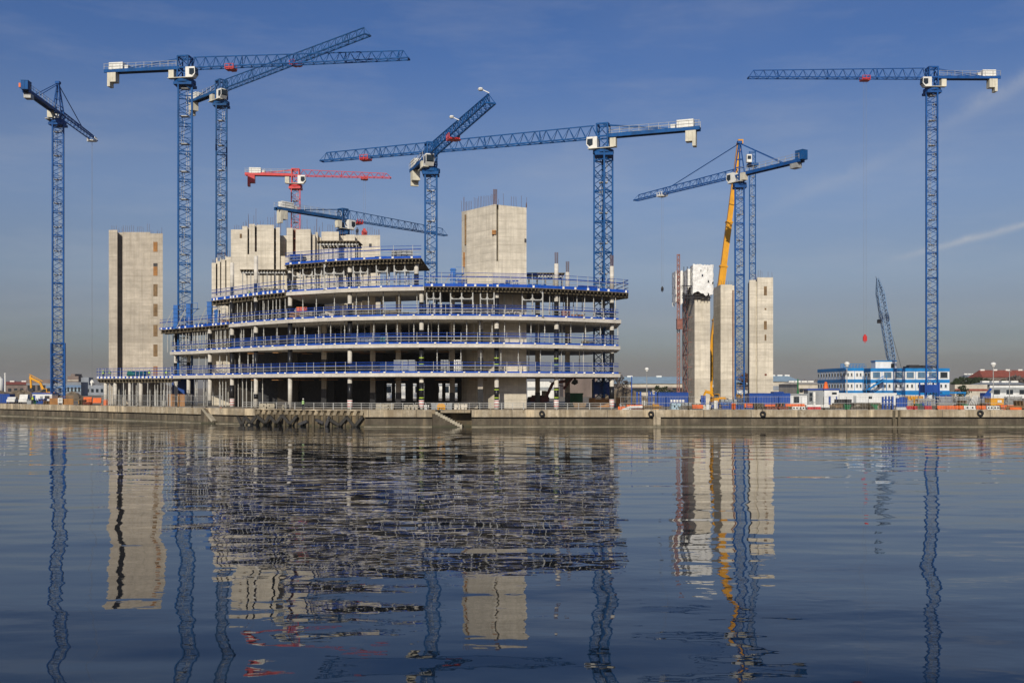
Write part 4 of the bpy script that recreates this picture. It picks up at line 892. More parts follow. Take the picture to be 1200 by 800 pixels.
for px, Yp, t in ((121,194,'worker in hi-vis at the left end of the low deck'),(128.5,194,'second worker from the left on the low deck'),(175,191,'worker bending room right of the teal bundle on the low deck'),(195,188.5,'worker in yellow at the right end of the low deck')):
    person(px, 440, Yp, t.replace('bending room ', 'in yellow vest '), z=ZD+.003)
person(357.3,303,170,'dark clothed worker standing at the left of the top floor railing','trouser','dark_steel',ZS[5]+.003)
person(418.5,270,197,'worker standing on top of the rear core beside the red hook','trouser','dark_steel',Zp(275.5,195)+.003)
person(292,322,183,'worker in hi-vis on the left upper deck below the cores','hivis','white',ZS[4]+.003)
person(707,345,176,'worker in dark clothes under the right deck','trouser','white',ZS[3]+.003)
# ------------------------------------------------------------------ machines
def excavator(px, Y, d, label, paint, s=1.0, boom=((1.2,1.7),(3.6,4.6),(5.6,3.2)), stick=((5.6,3.2),(6.1,.9))):
    x = X(px,Y); o = V((x,Y,GZ)); d = V((*d,0)).normalized(); sd = V((-d.y,d.x,0)); r = thing('excavator', label, 'excavator', o, 'excavators on the site')
    W = lambda a, b, c=0: o+d*a*s+sd*c*s+V((0,0,b*s))
    for q in (-1,1):
        mb = MB(); mb.extrude([(-1.9*s,.35*s),(-1.6*s,.02),(1.6*s,.02),(1.9*s,.35*s),(1.6*s,.85*s),(-1.6*s,.85*s)], o+sd*q*1.05*s, d, .28*s); mb.build('track', M['dark_steel'], r)
    mb = MB(); mb.obox(W(-.2,1.45), d, 1.7*s, 1.25*s, .45*s); mb.tube(W(0,.7),W(0,1.0),.7*s,.7*s,12); mb.obox(W(-.7,2.05), d, 1.0*s, 1.1*s, .2*s); mb.build('body', M[paint], r)
    mb = MB(); mb.extrude([(-2.5*s,1.0*s),(-1.88*s,1.0*s),(-1.88*s,2.0*s),(-2.4*s,1.95*s)], o, d, 1.2*s); mb.build('counterweight', M['dark_steel'], r)
    mb = MB(); mb.extrude([(.1*s,1.9*s),(1.35*s,1.9*s),(1.3*s,2.4*s),(1.0*s,3.1*s),(.1*s,3.1*s)], o+sd*.75*s, d, .45*s); c = mb.build('cab', M[paint], r)
    mb = MB(); mb.extrude([(.25*s,2.15*s),(1.37*s,2.1*s),(1.33*s,2.4*s),(1.05*s,2.98*s),(.25*s,2.98*s)], o+sd*.75*s, d, .47*s); mb.build('window', M['glass'], c)
    mb = MB()
    for a, b in zip(boom, boom[1:]): mb.bar(W(*a), W(*b), .42*s, .55*s)
    mb.build('boom', M[paint], r)
    mb = MB()
    for a, b in zip(stick, stick[1:]): mb.bar(W(*a), W(*b), .34*s, .42*s)
    mb.bar(W(boom[1][0]-.6,boom[1][1]+.3), W(stick[0][0]+.3,stick[0][1]+.4), .16*s); mb.build('stick', M[paint], r)
    e = stick[-1]; mb = MB(); mb.extrude([(-.2*s,.25*s),(.45*s,.1*s),(.5*s,-.5*s),(-.1*s,-.85*s),(-.75*s,-.55*s),(-.55*s,-.1*s)], W(*e), d, .55*s); mb.build('bucket', M['dark_steel'], r)
excavator(57, 262, (-1,-.15), 'yellow excavator with raised arm behind the blue cabin at far left', 'yellow', 1.05, ((.8,1.7),(2.0,4.6),(4.5,5.9)), ((4.3,6.3),(4.1,3.0)))
excavator(634, 177, (1,-.1), 'dark red excavator working in the shade under the right of the frame', 'maroon', .95, ((.9,1.8),(2.2,4.5),(4.6,4.9)), ((4.2,3.4),(6.2,5.9),(6.4,5.0)))
excavator(841, 190, (-1,-.25), 'yellow excavator with an orange arm below the middle right-hand core', 'yellow', .75, ((.8,1.7),(1.8,3.2),(3.4,3.6)), ((3.3,3.7),(4.2,1.6)))
# mobile crane with the long yellow boom
Yb = 238; t = P(866.3,168,Yb); bb = P(829.5,455,Yb); r = thing('mobile_crane', 'mobile crane with a very long yellow telescopic boom behind the right-hand cores', 'mobile crane', (bb.x,Yb,GZ))
k = [0,.28,.50,.68,.84,1]; ww = [1.75,1.55,1.35,1.15,.95]
for i in range(5):
    a, b = bb.lerp(t, k[i]), bb.lerp(t, k[i+1]); mb = MB(); mb.bar(a, b, ww[i]*.85, ww[i]); u = (b-a).normalized(); mb.bar(b-u*.35, b+u*.05, ww[i]*.85+.3, ww[i]+.3); mb.build('boom_section', M['yellow'], r)
mb = MB(); mb.obox(t+V((.3,0,.4)), (1,0,0), .6, .3, .5); mb.build('boom_head', M['yellow'], r)
mb = MB(); mb.obox((bb.x+1,Yb,GZ+1.5), (1,0,0), 7, 1.35, .4); mb.obox((bb.x-5,Yb,GZ+2.6), (1,0,0), 1.1, 1.3, .7); mb.obox((bb.x+1.5,Yb,GZ+2.7), (1,0,0), 2, 1.2, .8); mb.build('carrier', M['yellow'], r)
for i in range(5):
    for s in (-1,1):
        mb = MB(); c = V((bb.x-4.5+i*2.6, Yb+s*1.2, GZ+.65)); mb.tube(c+V((0,-.25,0)), c+V((0,.25,0)), .65, .65, 14); mb.build('wheel', M['rubber'], r)
# crawler crane behind the cabins
Yc = 318; a = P(1046.5,432,Yc); b = P(1028.5,326,Yc); r = thing('crawler_crane', 'crawler crane with a leaning grey-blue lattice boom behind the blue cabins', 'crawler crane', (a.x,Yc,GZ))
mb = MB(); u = (b-a).normalized(); n_ = V((u.z,0,-u.x)); N = 24; Lb = (b-a).length; Wd = 1.0
def cr(i, s, q):
    t = i/N; w_ = Wd*min(1, .25+t*6, .2+(1-t)*5); return a+u*Lb*t+n_*s*w_+V((0,q*w_,0))
for s in (-1,1):
    for q in (-1,1):
        for i in range(N): mb.bar(cr(i,s,q), cr(i+1,s,q), .28)
for i in range(N):
    for q in (-1,1): mb.bar(cr(i,-1 if i%2 else 1,q), cr(i+1,1 if i%2 else -1,q), .17); mb.bar(cr(i,-1,q), cr(i,1,q), .14)
    for s in (-1,1): mb.bar(cr(i,s,-1 if i%2 else 1), cr(i+1,s,1 if i%2 else -1), .15)
mb.build('boom', M['far_blue'], r)
mb = MB(); mb.obox((a.x+2,Yc,GZ+2.6), (1,0,0), 3.4, 1.6, 1.1); mb.bar((a.x,Yc,GZ+3), a, 1.2, 1.2); mb.build('body', M['box_blue'], r)
for s in (-1,1): mb = MB(); mb.extrude([(-4,.5),(-3.5,0),(3.5,0),(4,.5),(3.5,1.1),(-3.5,1.1)], (a.x+1.5,Yc+s*2.4,GZ), (1,0,0), .5); mb.build('track', M['dark_steel'], r)
mb = MB(); mb.bar(b, (b.x+.4,Yc,GZ+25), .07); mb.bar(b+V((-.6,0,.6)), (a.x+4,Yc,GZ+5), .09); mb.build('rope', M['dark_steel'], r)
mb = MB(); mb.box(b.x-.1,b.x+.9,Yc-.3,Yc+.3,GZ+24,GZ+25.2); mb.build('hook_block', M['dark_steel'], r)
# ------------------------------------------------------------------ containers, cabins
def container(px0, px1, y0, Y, label, m='box_blue', dep=2.6, base=0.0, marks=False):
    a, b, zt = X(px0,Y), X(px1,Y), Zp(y0,Y); z0 = GZ+base; r = thing('container', label, 'container', ((a+b)/2,Y,z0), 'blue steel containers')
    mb = MB(); mb.box(a,b,Y,Y+dep,z0,zt); n = int((b-a)/.5)
    for i in range(n): x = a+.15+(b-a-.3)*(i+.5)/n; mb.box(x-.11,x+.11,Y-.05,Y-.001,z0+.15,zt-.15)
    mb.build('body', M[m], r)
    mb = MB()
    for z in (z0, zt-.14): mb.box(a-.02,b+.02,Y-.09,Y-.052,z,z+.14)
    for x in (a,b): mb.box(x-.1,x+.1,Y-.1,Y-.092+.03,z0+.141,zt-.141)
    mb.build('frame', M[m], r)
    if marks:
        mb = MB(); x = a+(b-a)*.40
        for i in range(5): mb.box(x+i*.55,x+i*.55+.38,Y-.075,Y-.056,z0+.8,z0+1.25)
        mb.build('lettering', M['white'], r)
    return r
container(772,806,459.5,186,'long blue container with small white lettering left of the sheeted core','box_blue',marks=True)
container(878.5,925.5,460.5,192,'long blue container at the foot of the rightmost core')
container(-14,11,461.5,228,'blue container at the far left edge of the picture')
container(907,918,458.8,196,'short blue container rising behind the long one at the rightmost core')
def cabin(px0, px1, y0, Y, label, wall='hut_white', trim='hut_blue', wins=(), doors=(), dep=3.0, z0=GZ):
    a, b, zt = X(px0,Y), X(px1,Y), Zp(y0,Y); r = thing('site_cabin', label, 'site cabin', ((a+b)/2,Y,z0), 'site cabins')
    mb = MB(); mb.box(a,b,Y,Y+dep,z0,zt); n = max(1, int((b-a)/1.2))
    for i in range(1,n): x = a+(b-a)*i/n; mb.box(x-.02,x+.02,Y-.015,Y-.001,z0+.1,zt-.1)
    mb.build('wall', M[wall], r)
    mb = MB(); mb.box(a-.12,b+.12,Y-.12,Y+dep+.12,zt+.003,zt+.28); mb.build('roof', M[trim], r)
    for w0, w1, q0, q1 in wins:
        mb = MB(); mb.box(X(w0,Y),X(w1,Y),Y-.05,Y-.017,Zp(q1,Y),Zp(q0,Y)); w_ = mb.build('window', M['glass'], r)
    for w0, w1, q0, m in doors:
        mb = MB(); mb.box(X(w0,Y),X(w1,Y),Y-.06,Y-.017,z0+.05,Zp(q0,Y)); mb.build('door', M[m], r)
    return r
cabin(38,61,461.5,222,'small blue and white cabin under the yellow excavator arm','hut_white','box_blue',(),((38,41.5,463,'box_blue'),(47,50,464,'hut_grey'),(52.5,58,463.5,'dark_steel')))
cabin(925.5,946,463,193,'low white cabin right of the long blue container','hut_white','hut_grey',((930,936.5,464,472),),())
cabin(947,966,457,196,'grey flat-sided cabin with blue trim left of the white one','hut_grey','box_blue',((948.5,952,460,470),),((953,955.5,459,'white'),)); cabin(966,983,457,195.5,'white cabin end with blue frame and a dark window slot','hut_white','box_blue',((975,980.5,459.5,462),),((971,973.5,464,'box_blue'),(979.5,981,464,'box_blue')))
cabin(983.5,1050,462,200,'long low white cabin row before the two-storey offices','hut_white','hut_white',((1018,1022,464,467),),((1000,1003.5,463.5,'hut_grey'),))
# two-storey cabin offices
rndw = random.Random(4)
def office(label, a, b, Y, dep, rows, zt, z0, flank=True, roofrail=True):
    r = thing('site_office', label, 'site office', ((a+b)/2,Y,GZ), 'two-storey blue and white site offices')
    sh = (zt-z0)/2; mb = MB(); mb.box(a,b,Y,Y+dep,GZ,zt); mb.build('wall', M['hut_white'], r)
    for k in range(3):
        mb = MB(); zz_ = z0+k*sh; mb.box(a-.06,b+.06,Y-.06,Y+dep+.06,zz_-.45+.1*(k==2)-.3*(k==0),zz_+.42*(k < 2)+.5*(k==2)); mb.build('band', M['hut_blue'], r)
    n = max(1, round((b-a)/3.1))
    mb = MB()
    for i in range(1,n): x = a+(b-a)*i/n; mb.box(x-.05,x+.05,Y-.03,Y-.001,GZ,zt-.2)
    n2 = round(dep/2.4)
    for i in range(1,n2): y = Y+dep*i/n2; mb.box(a-.03,a-.001,y-.06,y+.06,GZ,zt-.2)
    mb.build('joint_strip', M['hut_blue'], r)
    for fl, kind in enumerate(rows):
        zc = z0+fl*sh+sh*.56
        for i in range(n):
            x0 = a+(b-a)*i/n; wd = (b-a)/n
            spans = ((.18,.84,.78),) if kind == 'big' else ((.18,.36,.42),(.58,.76,.42))
            for s0, s1, hh in spans:
                mb = MB(); mb.box(x0+wd*s0,x0+wd*s1,Y-.045,Y-.004,zc-hh,zc+hh); mb.box(x0+wd*s0-.05,x0+wd*s1+.05,Y-.12,Y-.046,zc-hh-.07,zc-hh); w_ = mb.build('window', M['hut_grey'], r)
                mb = MB(); mb.box(x0+wd*s0+.09,x0+wd*s1-.09,Y-.06,Y-.046,zc-hh+.09,zc+hh-.09); mb.build('pane', M['glass_blue' if kind == 'big' and rndw.random() < .8 else 'glass'], w_)
        for i in range(n2):
            y0 = Y+dep*(i+.2)/n2; mb = MB(); mb.box(a-.045,a-.004,y0,y0+dep/n2*.55,zc-.5,zc+.5); w_ = mb.build('window', M['white'], r)
            mb = MB(); mb.box(a-.06,a-.046,y0+.09,y0+dep/n2*.55-.09,zc-.42,zc+.42); mb.build('pane', M['glass'], w_)
    return r
Yo = 262; zt = Zp(433,Yo); z0 = Zp(462,Yo)+.6
office('left wing of blue and white two-storey site offices with a long receding side', X(991,Yo), X(1012,Yo), Yo, 24, ('small','small'), zt, z0)
office('right wing of blue and white two-storey site offices behind the crane mast', X(1022,Yo), X(1114.5,Yo), Yo+1, 9, ('small','big'), zt-.1, z0)
mb = MB()                                               # stair between the wings
xa, xb = X(1013,Yo), X(1032,Yo); r = thing('external_stair', 'blue steel staircase in the gap between the two site office wings', 'stair', ((xa+xb)/2,Yo-2,GZ))
for s, (za, zb) in ((0,(GZ,GZ+2.9)),(1,(GZ+2.9,GZ+5.6))):
    p = V((xa if s else xb, Yo-1.2-s*1.1, za)); q = V((xb if s else xa, Yo-1.2-s*1.1, zb))
    for o_ in (-.45,.45): mb.bar(p+V((0,o_,0)), q+V((0,o_,0)), .1, .3); mb.bar(p+V((0,o_,1)), q+V((0,o_,1)), .07)
    for i in range(11): c = p.lerp(q, (i+.5)/11); mb.box(c.x-.16,c.x+.16,c.y-.45,c.y+.45,c.z-.03,c.z+.03)
mb.build('flight', M['hut_blue'], r)
mb = MB(); mb.box(xa-.6,xa+1.2,Yo-2.9,Yo-.1,GZ+2.85,GZ+2.95); mb.box(xb-1.2,xb+.6,Yo-2.9,Yo-.1,GZ+5.55,GZ+5.65)
for x in (xa-.5,xb+.5): mb.bar((x,Yo-2.8,GZ),(x,Yo-2.8,GZ+6.6),.12); mb.bar((x,Yo-.4,GZ),(x,Yo-.4,GZ+6.6),.12)
mb.build('landing', M['hut_blue'], r)
cabin(1026,1050.5,423.5,Yo+2.5,'small blue-roofed cabin perched on the roof of the site offices','hut_white','hut_blue',((1044,1048,426,431),),(),3.2,zt+.25)
mb = MB()
for yy in (Yo+1,Yo+15):
    for i in range(9): x = X(985,Yo+yy-Yo)+(X(1015,Yo)-X(985,Yo))*i/8; mb.bar((x,yy,zt+.32),(x,yy,zt+1.5),.07)
    for z in (.9,1.5): mb.bar((X(985,yy),yy,zt+z),(X(1015,Yo),yy,zt+z),.1,.14)
solo(mb, 'roof_railing', M['hut_blue'], 'blue railing along the roof of the left site office wing', 'railing', (X(1000,Yo),Yo+1,zt+.3))
mb = MB(); a, b = X(1065,Yo+2), X(1100,Yo+2); mb.box(a,b,Yo+2,Yo+6,zt+.28,zt+.95); mb.box(a+.5,a+3,Yo+2.5,Yo+5,zt+.95,zt+1.3); mb.box(b-4,b-1,Yo+2.5,Yo+5,zt+.95,zt+1.2)
solo(mb, 'roof_plant', M['dark_steel'], 'flat dark plant unit on the roof of the right site office wing', 'roof plant', ((a+b)/2,Yo+2,zt+.28))
mb = MB(); mb.box(X(1100,Yo-4),X(1128,Yo-4),Yo-6,Yo-1,Zp(461,Yo-4),Zp(459,Yo-4))
for px in (1101,1127):
    for y in (Yo-5.8,Yo-1.2): mb.bar((X(px,Yo-4),y,GZ),(X(px,Yo-4),y,Zp(461,Yo-4)),.15)
solo(mb, 'canopy', M['hut_blue'], 'flat blue canopy at the right end of the site offices', 'canopy', (X(1114,Yo),Yo-4,GZ))
# crane base boxes
for px, Yk, y0, y1, t in ((212,201,440,462,'dark blue panel round the foot of the tallest crane mast'),(706,183,447,462,'dark blue panelled base round the corner-on crane mast'),(1092,223.4,450.5,460,'dark blue panelled collar round the far right crane mast')):
    x = X(px,Yk); hw = 1.45; zz0, zz1 = Zp(y1,Yk), Zp(y0,Yk); mb = MB()
    for q in range(4):
        aa, bb_ = [((-1,-1),(1,-1)),((1,-1),(1,1)),((1,1),(-1,1)),((-1,1),(-1,-1))][q]; mb.bar((x+aa[0]*hw,Yk+1.4+aa[1]*hw,(zz0+zz1)/2),(x+bb_[0]*hw,Yk+1.4+bb_[1]*hw,(zz0+zz1)/2),.08,(zz1-zz0))
    for c_ in ((-1,-1),(1,-1),(1,1),(-1,1)): mb.bar((x+c_[0]*(hw+.1),Yk+1.4+c_[1]*(hw+.1),GZ),(x+c_[0]*(hw+.1),Yk+1.4+c_[1]*(hw+.1),zz1+.5),.28)
    solo(mb, 'base_enclosure', M['box_blue'], t, 'enclosure', (x,Yk,GZ), 'blue panels round the crane feet')
M['far_rust'] = plain('russet_leaves', (.15,.065,.03), .9, 0, .4, .6)
SUN_E, SKY_S, EXPO = 3.9, .07, 0.0
HAZE, HAZE_C = .00009, (.74,.72,.70)
SKY = [(0,(.50,.50,.63)),(.022,(.51,.51,.65)),(.044,(.555,.58,.745)),(.075,(.65,.63,.79)),(.116,(.76,.74,.89)),(.204,(.83,.84,1.035)),(.335,(.50,.70,1.1)),(.6,(.5,.7,1.1)),(1,(.5,.7,1.1))]
TRAIL = (7,7.2,7.6)
# ------------------------------------------------------------------ clutter on the quay, right side
def barrier(px0, px1, y0, y1, Y, m, label, holes=False):
    a, b, zt = X(px0,Y), X(px1,Y), Zp(y0,Y); zb = max(GZ, Zp(y1,Y)); h = zt-zb; mb = MB()
    n = max(1, round((b-a)/1.25)); w_ = (b-a)/n
    for i in range(n):
        x = a+w_*i; mb.extrude([(-.28,0),(.28,0),(.26,.25*h),(.12,.4*h),(.1,h),(-.1,h),(-.12,.4*h),(-.26,.25*h)], (x+w_/2,Y,zb), (0,-1,0), w_/2-.03)
    r = thing('barrier', label, 'barrier', ((a+b)/2,Y,zb), 'plastic barriers along the quay'); mb.build('shell', M[m], r)
    if holes:
        mb = MB()
        for i in range(n):
            for q in (.28,.72): mb.tube((a+w_*(i+q),Y-.2,zb+h*.55),(a+w_*(i+q),Y-.08,zb+h*.55),.13,.13,10)
        mb.build('opening', M['dark_steel'], r)
barrier(1098,1129,475,481,156.5,'orange','long orange barrier run right of the blue frames'); barrier(1129.3,1143,475,481,156.4,'white','white barrier between two orange ones on the quay at right',True)
barrier(1143.3,1155,475,481,156.5,'orange','short orange barrier right of the white one'); barrier(1156,1171,475.5,481,156.4,'white','white barrier with dark holes below the yellow tank',True)
barrier(1183,1197,477,482,155.2,'orange','low orange barrier at the far right edge, nearest the wall'); barrier(1172,1188,474.5,479,160,'orange','sloping orange barrier right of the yellow tank')
barrier(928,943.5,476,481.5,155.5,'white','white barrier with holes below the low white cabin',True); barrier(944.5,972,474,477.5,158,'white','long white beam barrier right of the holed white one'); barrier(946,962,476.5,481,155.6,'red','dull red barrier below the long white beam')
barrier(920,943,473,476,160,'orange','orange barrier run above the holed white barrier'); barrier(896,920,473.5,477,161,'orange','orange netting barrier below the long blue container'); barrier(872,882,472.5,477,159,'orange','small orange barrier left of the tyre and blue container')
barrier(811,824,474,478.5,158,'orange','bright orange barrier left of the blue doors near the yellow excavator'); barrier(734,753,474,481,157,'orange','orange barrier with a white rail outside the right end of the frame'); barrier(724,733,476,481,156.6,'orange','faded orange barrier at the corner right of the frame')
barrier(98,108,465,474,205,'orange','orange barriers stacked left of the low deck'); barrier(109,119,466,472,203,'orange','orange barrier beside the red-footed column at left')
mb = MB(); mb.bar(P(728,481,156.2),P(738,477,156.2),.18,.4); mb.bar(P(738,477,156.2),P(753,476.5,156.2),.18,.35); mb.bar((X(739,156.2),156.2,GZ-.02),(X(739,156.2),156.2,GZ+.7),.12); solo(mb, 'white_rail', M['white'], 'white bent rail lying before the orange barrier outside the frame', 'rail', (X(740,156),156.2,GZ))
barrier(1062,1075,475.5,480,156.2,'red','red barrier between the blue frames and the pipe stacks'); barrier(1083,1092,475.5,480,156.2,'red','red barrier at the foot of the far right crane'); barrier(1050,1062,477,480,156.3,'white','white barrier beside the blue frames')
stack(752.5,756.5,469,165,'white upright box between the blue posts and blue container','white','box','site_box',1,1)
stack(787,799,472,160,'pile of pale wrapped boards before the lettered blue container','far_roof','board stack','board_stack',3); stack(799,811,471.5,160,'dark grey pallet stack before the lettered blue container','hut_grey','pallet stack','pallet_stack',4); stack(824,834,474,160,'low grey slab stack below the yellow excavator','core','slab stack','slab_stack',3); stack(837,842,469,165,'white upright box right of the yellow excavator','white','box','site_box',1,1)
stack(845,860,471,170,'stack of blue timber beams at the foot of the middle core','form_blue','beam stack','beam_stack',3); stack(858,872,474,160,'lower stack of blue beams left of the orange barrier','box_blue','beam stack','beam_stack',3); stack(845,864,467.5,185,'long grey plank stack across the foot of the middle core','hut_grey','plank stack','plank_stack',3)
stack(884,896,472.5,158,'brown timber pile above the tyre at the long blue container','old_timber','timber pile','timber_pile',4); stack(898,925,476,157.5,'rusty bar stack below the long blue container','rust','bar stack','bar_stack',3)
stack(982,999,467.5,172,'black sheet stack below the long white cabin row','dark_steel','sheet stack','sheet_stack',4); stack(1001,1033,471.5,168,'brown timber stack below the long white cabin row','old_timber','timber pile','timber_pile',5); stack(962,980,476,158,'low timber pile right of the red barrier','old_timber','timber pile','timber_pile',3)
stack(1064,1076,463.5,180,'yellow formwork beam stack left of the far right crane','yellow','beam stack','beam_stack',4); stack(1077,1083,463.5,184,'small yellow beam stack beside the far right crane','yellow','beam stack','beam_stack',3)
stack(1100,1116,462.5,230,'blue crate stack under the flat canopy','box_blue','crate stack','crate_stack',3)
def pipes(px0, px1, y0, Y, label, m='galv'):
    a, b, zt = X(px0,Y), X(px1,Y), Zp(y0,Y); mb = MB(); z = GZ+.1
    while z < zt:
        for k in range(4): mb.tube((a+random.uniform(0,.7),Y+k*.28,z),(b-random.uniform(0,.7),Y+k*.28,z),.1,.1,8)
        z += .24
    for x in (a+.4,(a+b)/2,b-.4): mb.bar((x,Y-.15,GZ-.02),(x,Y-.15,zt+.2),.08)
    return solo(mb, 'pipe_stack', M[m], label, 'pipe stack', ((a+b)/2,Y,GZ), 'stacked scaffold tubes on the quay')
pipes(1056,1072,468,166,'tube stack just right of the blue frames'); pipes(1073,1097,467,170,'long tube stack at the foot of the far right crane'); pipes(1098,1118,464.5,175,'tall tube stack right of the far right crane'); pipes(1118,1138,464,178,'tube stack below the cream building at right'); pipes(1138,1155,466,172,'tube stack left of the yellow tank'); pipes(1178,1199,465,180,'tube stack at the far right edge')
mb = MB()
for i in range(5): mb.bar(P(1136+i*2,474,168),P(1141+i*1.2,463,168),.09)
solo(mb, 'scaffold_poles', M['white'], 'pale poles leaning over the tube stacks left of the yellow tank', 'poles', P(1138,474,168))
# blue frames standing on the quay
def posts(pxs, y0, Y, label, cross=True, th=.26):
    zt = Zp(y0,Y); mb = MB()
    for px in pxs: mb.bar((X(px,Y),Y,GZ-.02),(X(px,Y),Y,zt-random.uniform(0,.2)),th,th); mb.box(X(px,Y)-.3,X(px,Y)+.3,Y-.3,Y+.3,GZ-.02,GZ+.05)
    if cross: mb.bar((X(pxs[0],Y),Y,zt-.7),(X(pxs[-1],Y),Y,zt-.7),.18,.2); mb.bar((X(pxs[0],Y),Y,GZ+.9),(X(pxs[-1],Y),Y,GZ+.9),.14,.14)
    return solo(mb, 'steel_trestle', M['box_blue'], label, 'trestle', (X(pxs[0],Y),Y,GZ), 'blue steel frames standing on the quay')
posts([1034.5,1038,1042,1046],463.5,160,'blue open frame left of the twin thick posts'); posts([1052,1056],465,158,'pair of thick bright blue posts on the quay',False,.5); posts([1059.5,1062],464.5,161,'narrow blue frame right of the thick posts')
posts([746.5,750.5],458,172,'pair of blue posts outside the right end of the frame',False,.3); posts([760.5,763.5,768.5],458,172,'three blue posts left of the lettered container',True,.3); posts([822.5,825.5],463,165,'pair of blue posts below the orange excavator arm',True,.35); posts([740.2],440,175,'single thin dark blue pole right of the frame',False,.16)
mb = MB(); a, b = X(1161,164), X(1176.5,164); mb.box(a,b,164,166.2,GZ+.25,Zp(467.3,164)); mb.box(a-.06,b+.06,163.94,166.26,Zp(467.3,164)+.002,Zp(467.3,164)+.12); mb.box(a+.1,b-.1,164.1,166,GZ-.02,GZ+.249)
r = thing('fuel_tank', 'yellow box-shaped fuel tank above the white barrier at far right', 'fuel tank', ((a+b)/2,164,GZ)); mb.build('tank', M['yellow'], r); mb = MB(); mb.box(a+1.1,a+1.75,163.9,163.95,GZ+1.05,GZ+1.45); mb.build('label_plate', M['white'], r)
mb = MB(); mb.box(a+.9,a+2.1,163.9,163.95,GZ+.5,GZ+.68); mb.build('stripe', M['red'], r)
mb = MB(); c = P(1156,474,172); mb.box(c.x-.9,c.x+.7,172,174,GZ+.3,GZ+1.7); mb.box(c.x-.2,c.x+.8,172,174,GZ+1.7,GZ+2.6); mb.bar((c.x-.6,172.2,GZ+1.7),(c.x+.9,172.2,GZ+3.3),.3); mb.tube((c.x-.5,171.8,GZ+.4),(c.x-.5,172,GZ+.4),.4,.4,12); mb.tube((c.x+.5,171.8,GZ+.4),(c.x+.5,172,GZ+.4),.4,.4,12)
solo(mb, 'site_loader', M['box_blue'], 'dark blue wheeled site loader left of the yellow tank', 'loader', (c.x,172,GZ))
mb = MB(); c = P(967.8,462,230); mb.tube(c,c+V((0,0,2.9)),1.0,.25,12); solo(mb, 'orange_cover', M['orange'], 'tall orange cone-shaped cover behind the grey cabin', 'cover', c, None, True)
mb = MB(); c = P(691,474,181); mb.box(X(668,181),X(683,181),181,183.5,GZ,Zp(462,181)); mb.box(X(668,181)-.1,X(683,181)+.1,180.9,183.6,Zp(462,181)+.002,Zp(460.5,181)); solo(mb, 'equipment_store', M['green'], 'dark green store box behind the red excavator bucket', 'store box', (X(675,181),181,GZ))
mb = MB(); mb.extrude([(-1.2,.9),(1.2,.9),(.9,0),(-.9,0)], (X(679,173),173,GZ), (1,0,0), .7); solo(mb, 'skip', M['timber'], 'mustard brown skip right of the red excavator', 'skip', (X(679,173),173,GZ))
def car(px, Y, label, m='white', van=False):
    x = X(px,Y); r = thing('van' if van else 'car', label, 'van' if van else 'car', (x,Y,GZ), 'vehicles parked on the site'); h = 2.0 if van else 1.42
    mb = MB(); mb.extrude([(-2.1,.35),(2.1,.35),(2.1,.85),(1.3,.95),(.6,h),(-1.5 if not van else -2.1,h),(-2.1,.9)], (x,Y,GZ), (.3,-1,0), .82); b = mb.build('body', M[m], r, False)
    mb = MB(); mb.extrude([(-1.3,.98),(1.15,.98),(.58,h-.1),(-1.3,h-.1)], (x,Y,GZ), (.3,-1,0), .84); mb.build('window', M['glass'], r)
    for dx in (-1.3,1.3):
        for dy in (-.75,.75): mb = MB(); c = V((x+.29*dx+.95*dy, Y-.95*dx+.29*dy, GZ+.32)); u = V((.095,.03,0)); mb.tube(c-u,c+u,.32,.32,12); mb.build('wheel', M['rubber'], r)
car(14.5,222,'white car parked right of the blue container at the far left edge'); car(28.5,220,'white van parked left of the worker in yellow at far left','white',True)
# soil heaps
def heap(px, Y, w_, h, label, m='soil'):
    rnd = random.Random(px); mb = MB(); x = X(px,Y); n, k = 18, 6; vs = []
    for j in range(k+1):
        t = j/k
        for i in range(n):
            a = 2*math.pi*i/n; rr = w_*(1-t)*(1+.18*rnd.uniform(-1,1)); vs.append((x+rr*math.cos(a), Y+rr*.7*math.sin(a), GZ-.05+h*(1-(1-t)**1.5)*(1+.12*rnd.uniform(-1,1))))
    mb.add(vs, [(j*n+i,j*n+(i+1)%n,(j+1)*n+(i+1)%n,(j+1)*n+i) for j in range(k) for i in range(n)]+[tuple(range(k*n,k*n+n))]); solo(mb, 'soil_heap', M[m], label, 'soil heap', (x,Y,GZ), 'heaps of soil on the site')
heap(25,258,6.5,2.8,'broad brown soil heap behind the parked white van'); heap(48,290,9,2.6,'soil heap under the yellow excavator arm'); heap(84,262,4.5,2.4,'dark soil heap right of the far left crane foot'); heap(730,235,6.5,3.4,'grey-brown soil heap outside the right end of the frame'); heap(-6,270,8,3,'soil heap at the far left edge')
# tall thin things
def light_mast(px, y0, Y, label):
    x = X(px,Y); zt = Zp(y0,Y); r = thing('light_mast', label, 'light mast', (x,Y,GZ), 'white-topped light masts')
    mb = MB(); mb.tube((x,Y,GZ),(x,Y,zt),.16,.1,8); mb.build('pole', M['galv'], r); mb = MB(); mb.ball((x,Y,zt+.3),.75,0,10,.8); mb.tube((x,Y,zt-.5),(x,Y,zt-.1),.3,.5,10); mb.build('lamp_head', M['white'], r, True)
light_mast(758,433.5,330,'light mast behind the warehouse right of the frame'); light_mast(1164,428,270,'light mast with white head at far right before the red roof'); light_mast(992.5,427.5,258,'light mast in front of the left site office wing')
mb = MB(); x = X(1183,270); mb.tube((x,270,GZ),(x,270,Zp(435,270)),.12,.08,8); mb.box(x-.5,x+.5,269.9,270.1,Zp(435,270),Zp(434.5,270)); solo(mb, 'lamp_post', M['galv'], 'thin grey lamp post right of the white-headed light mast', 'lamp post', (x,270,GZ))
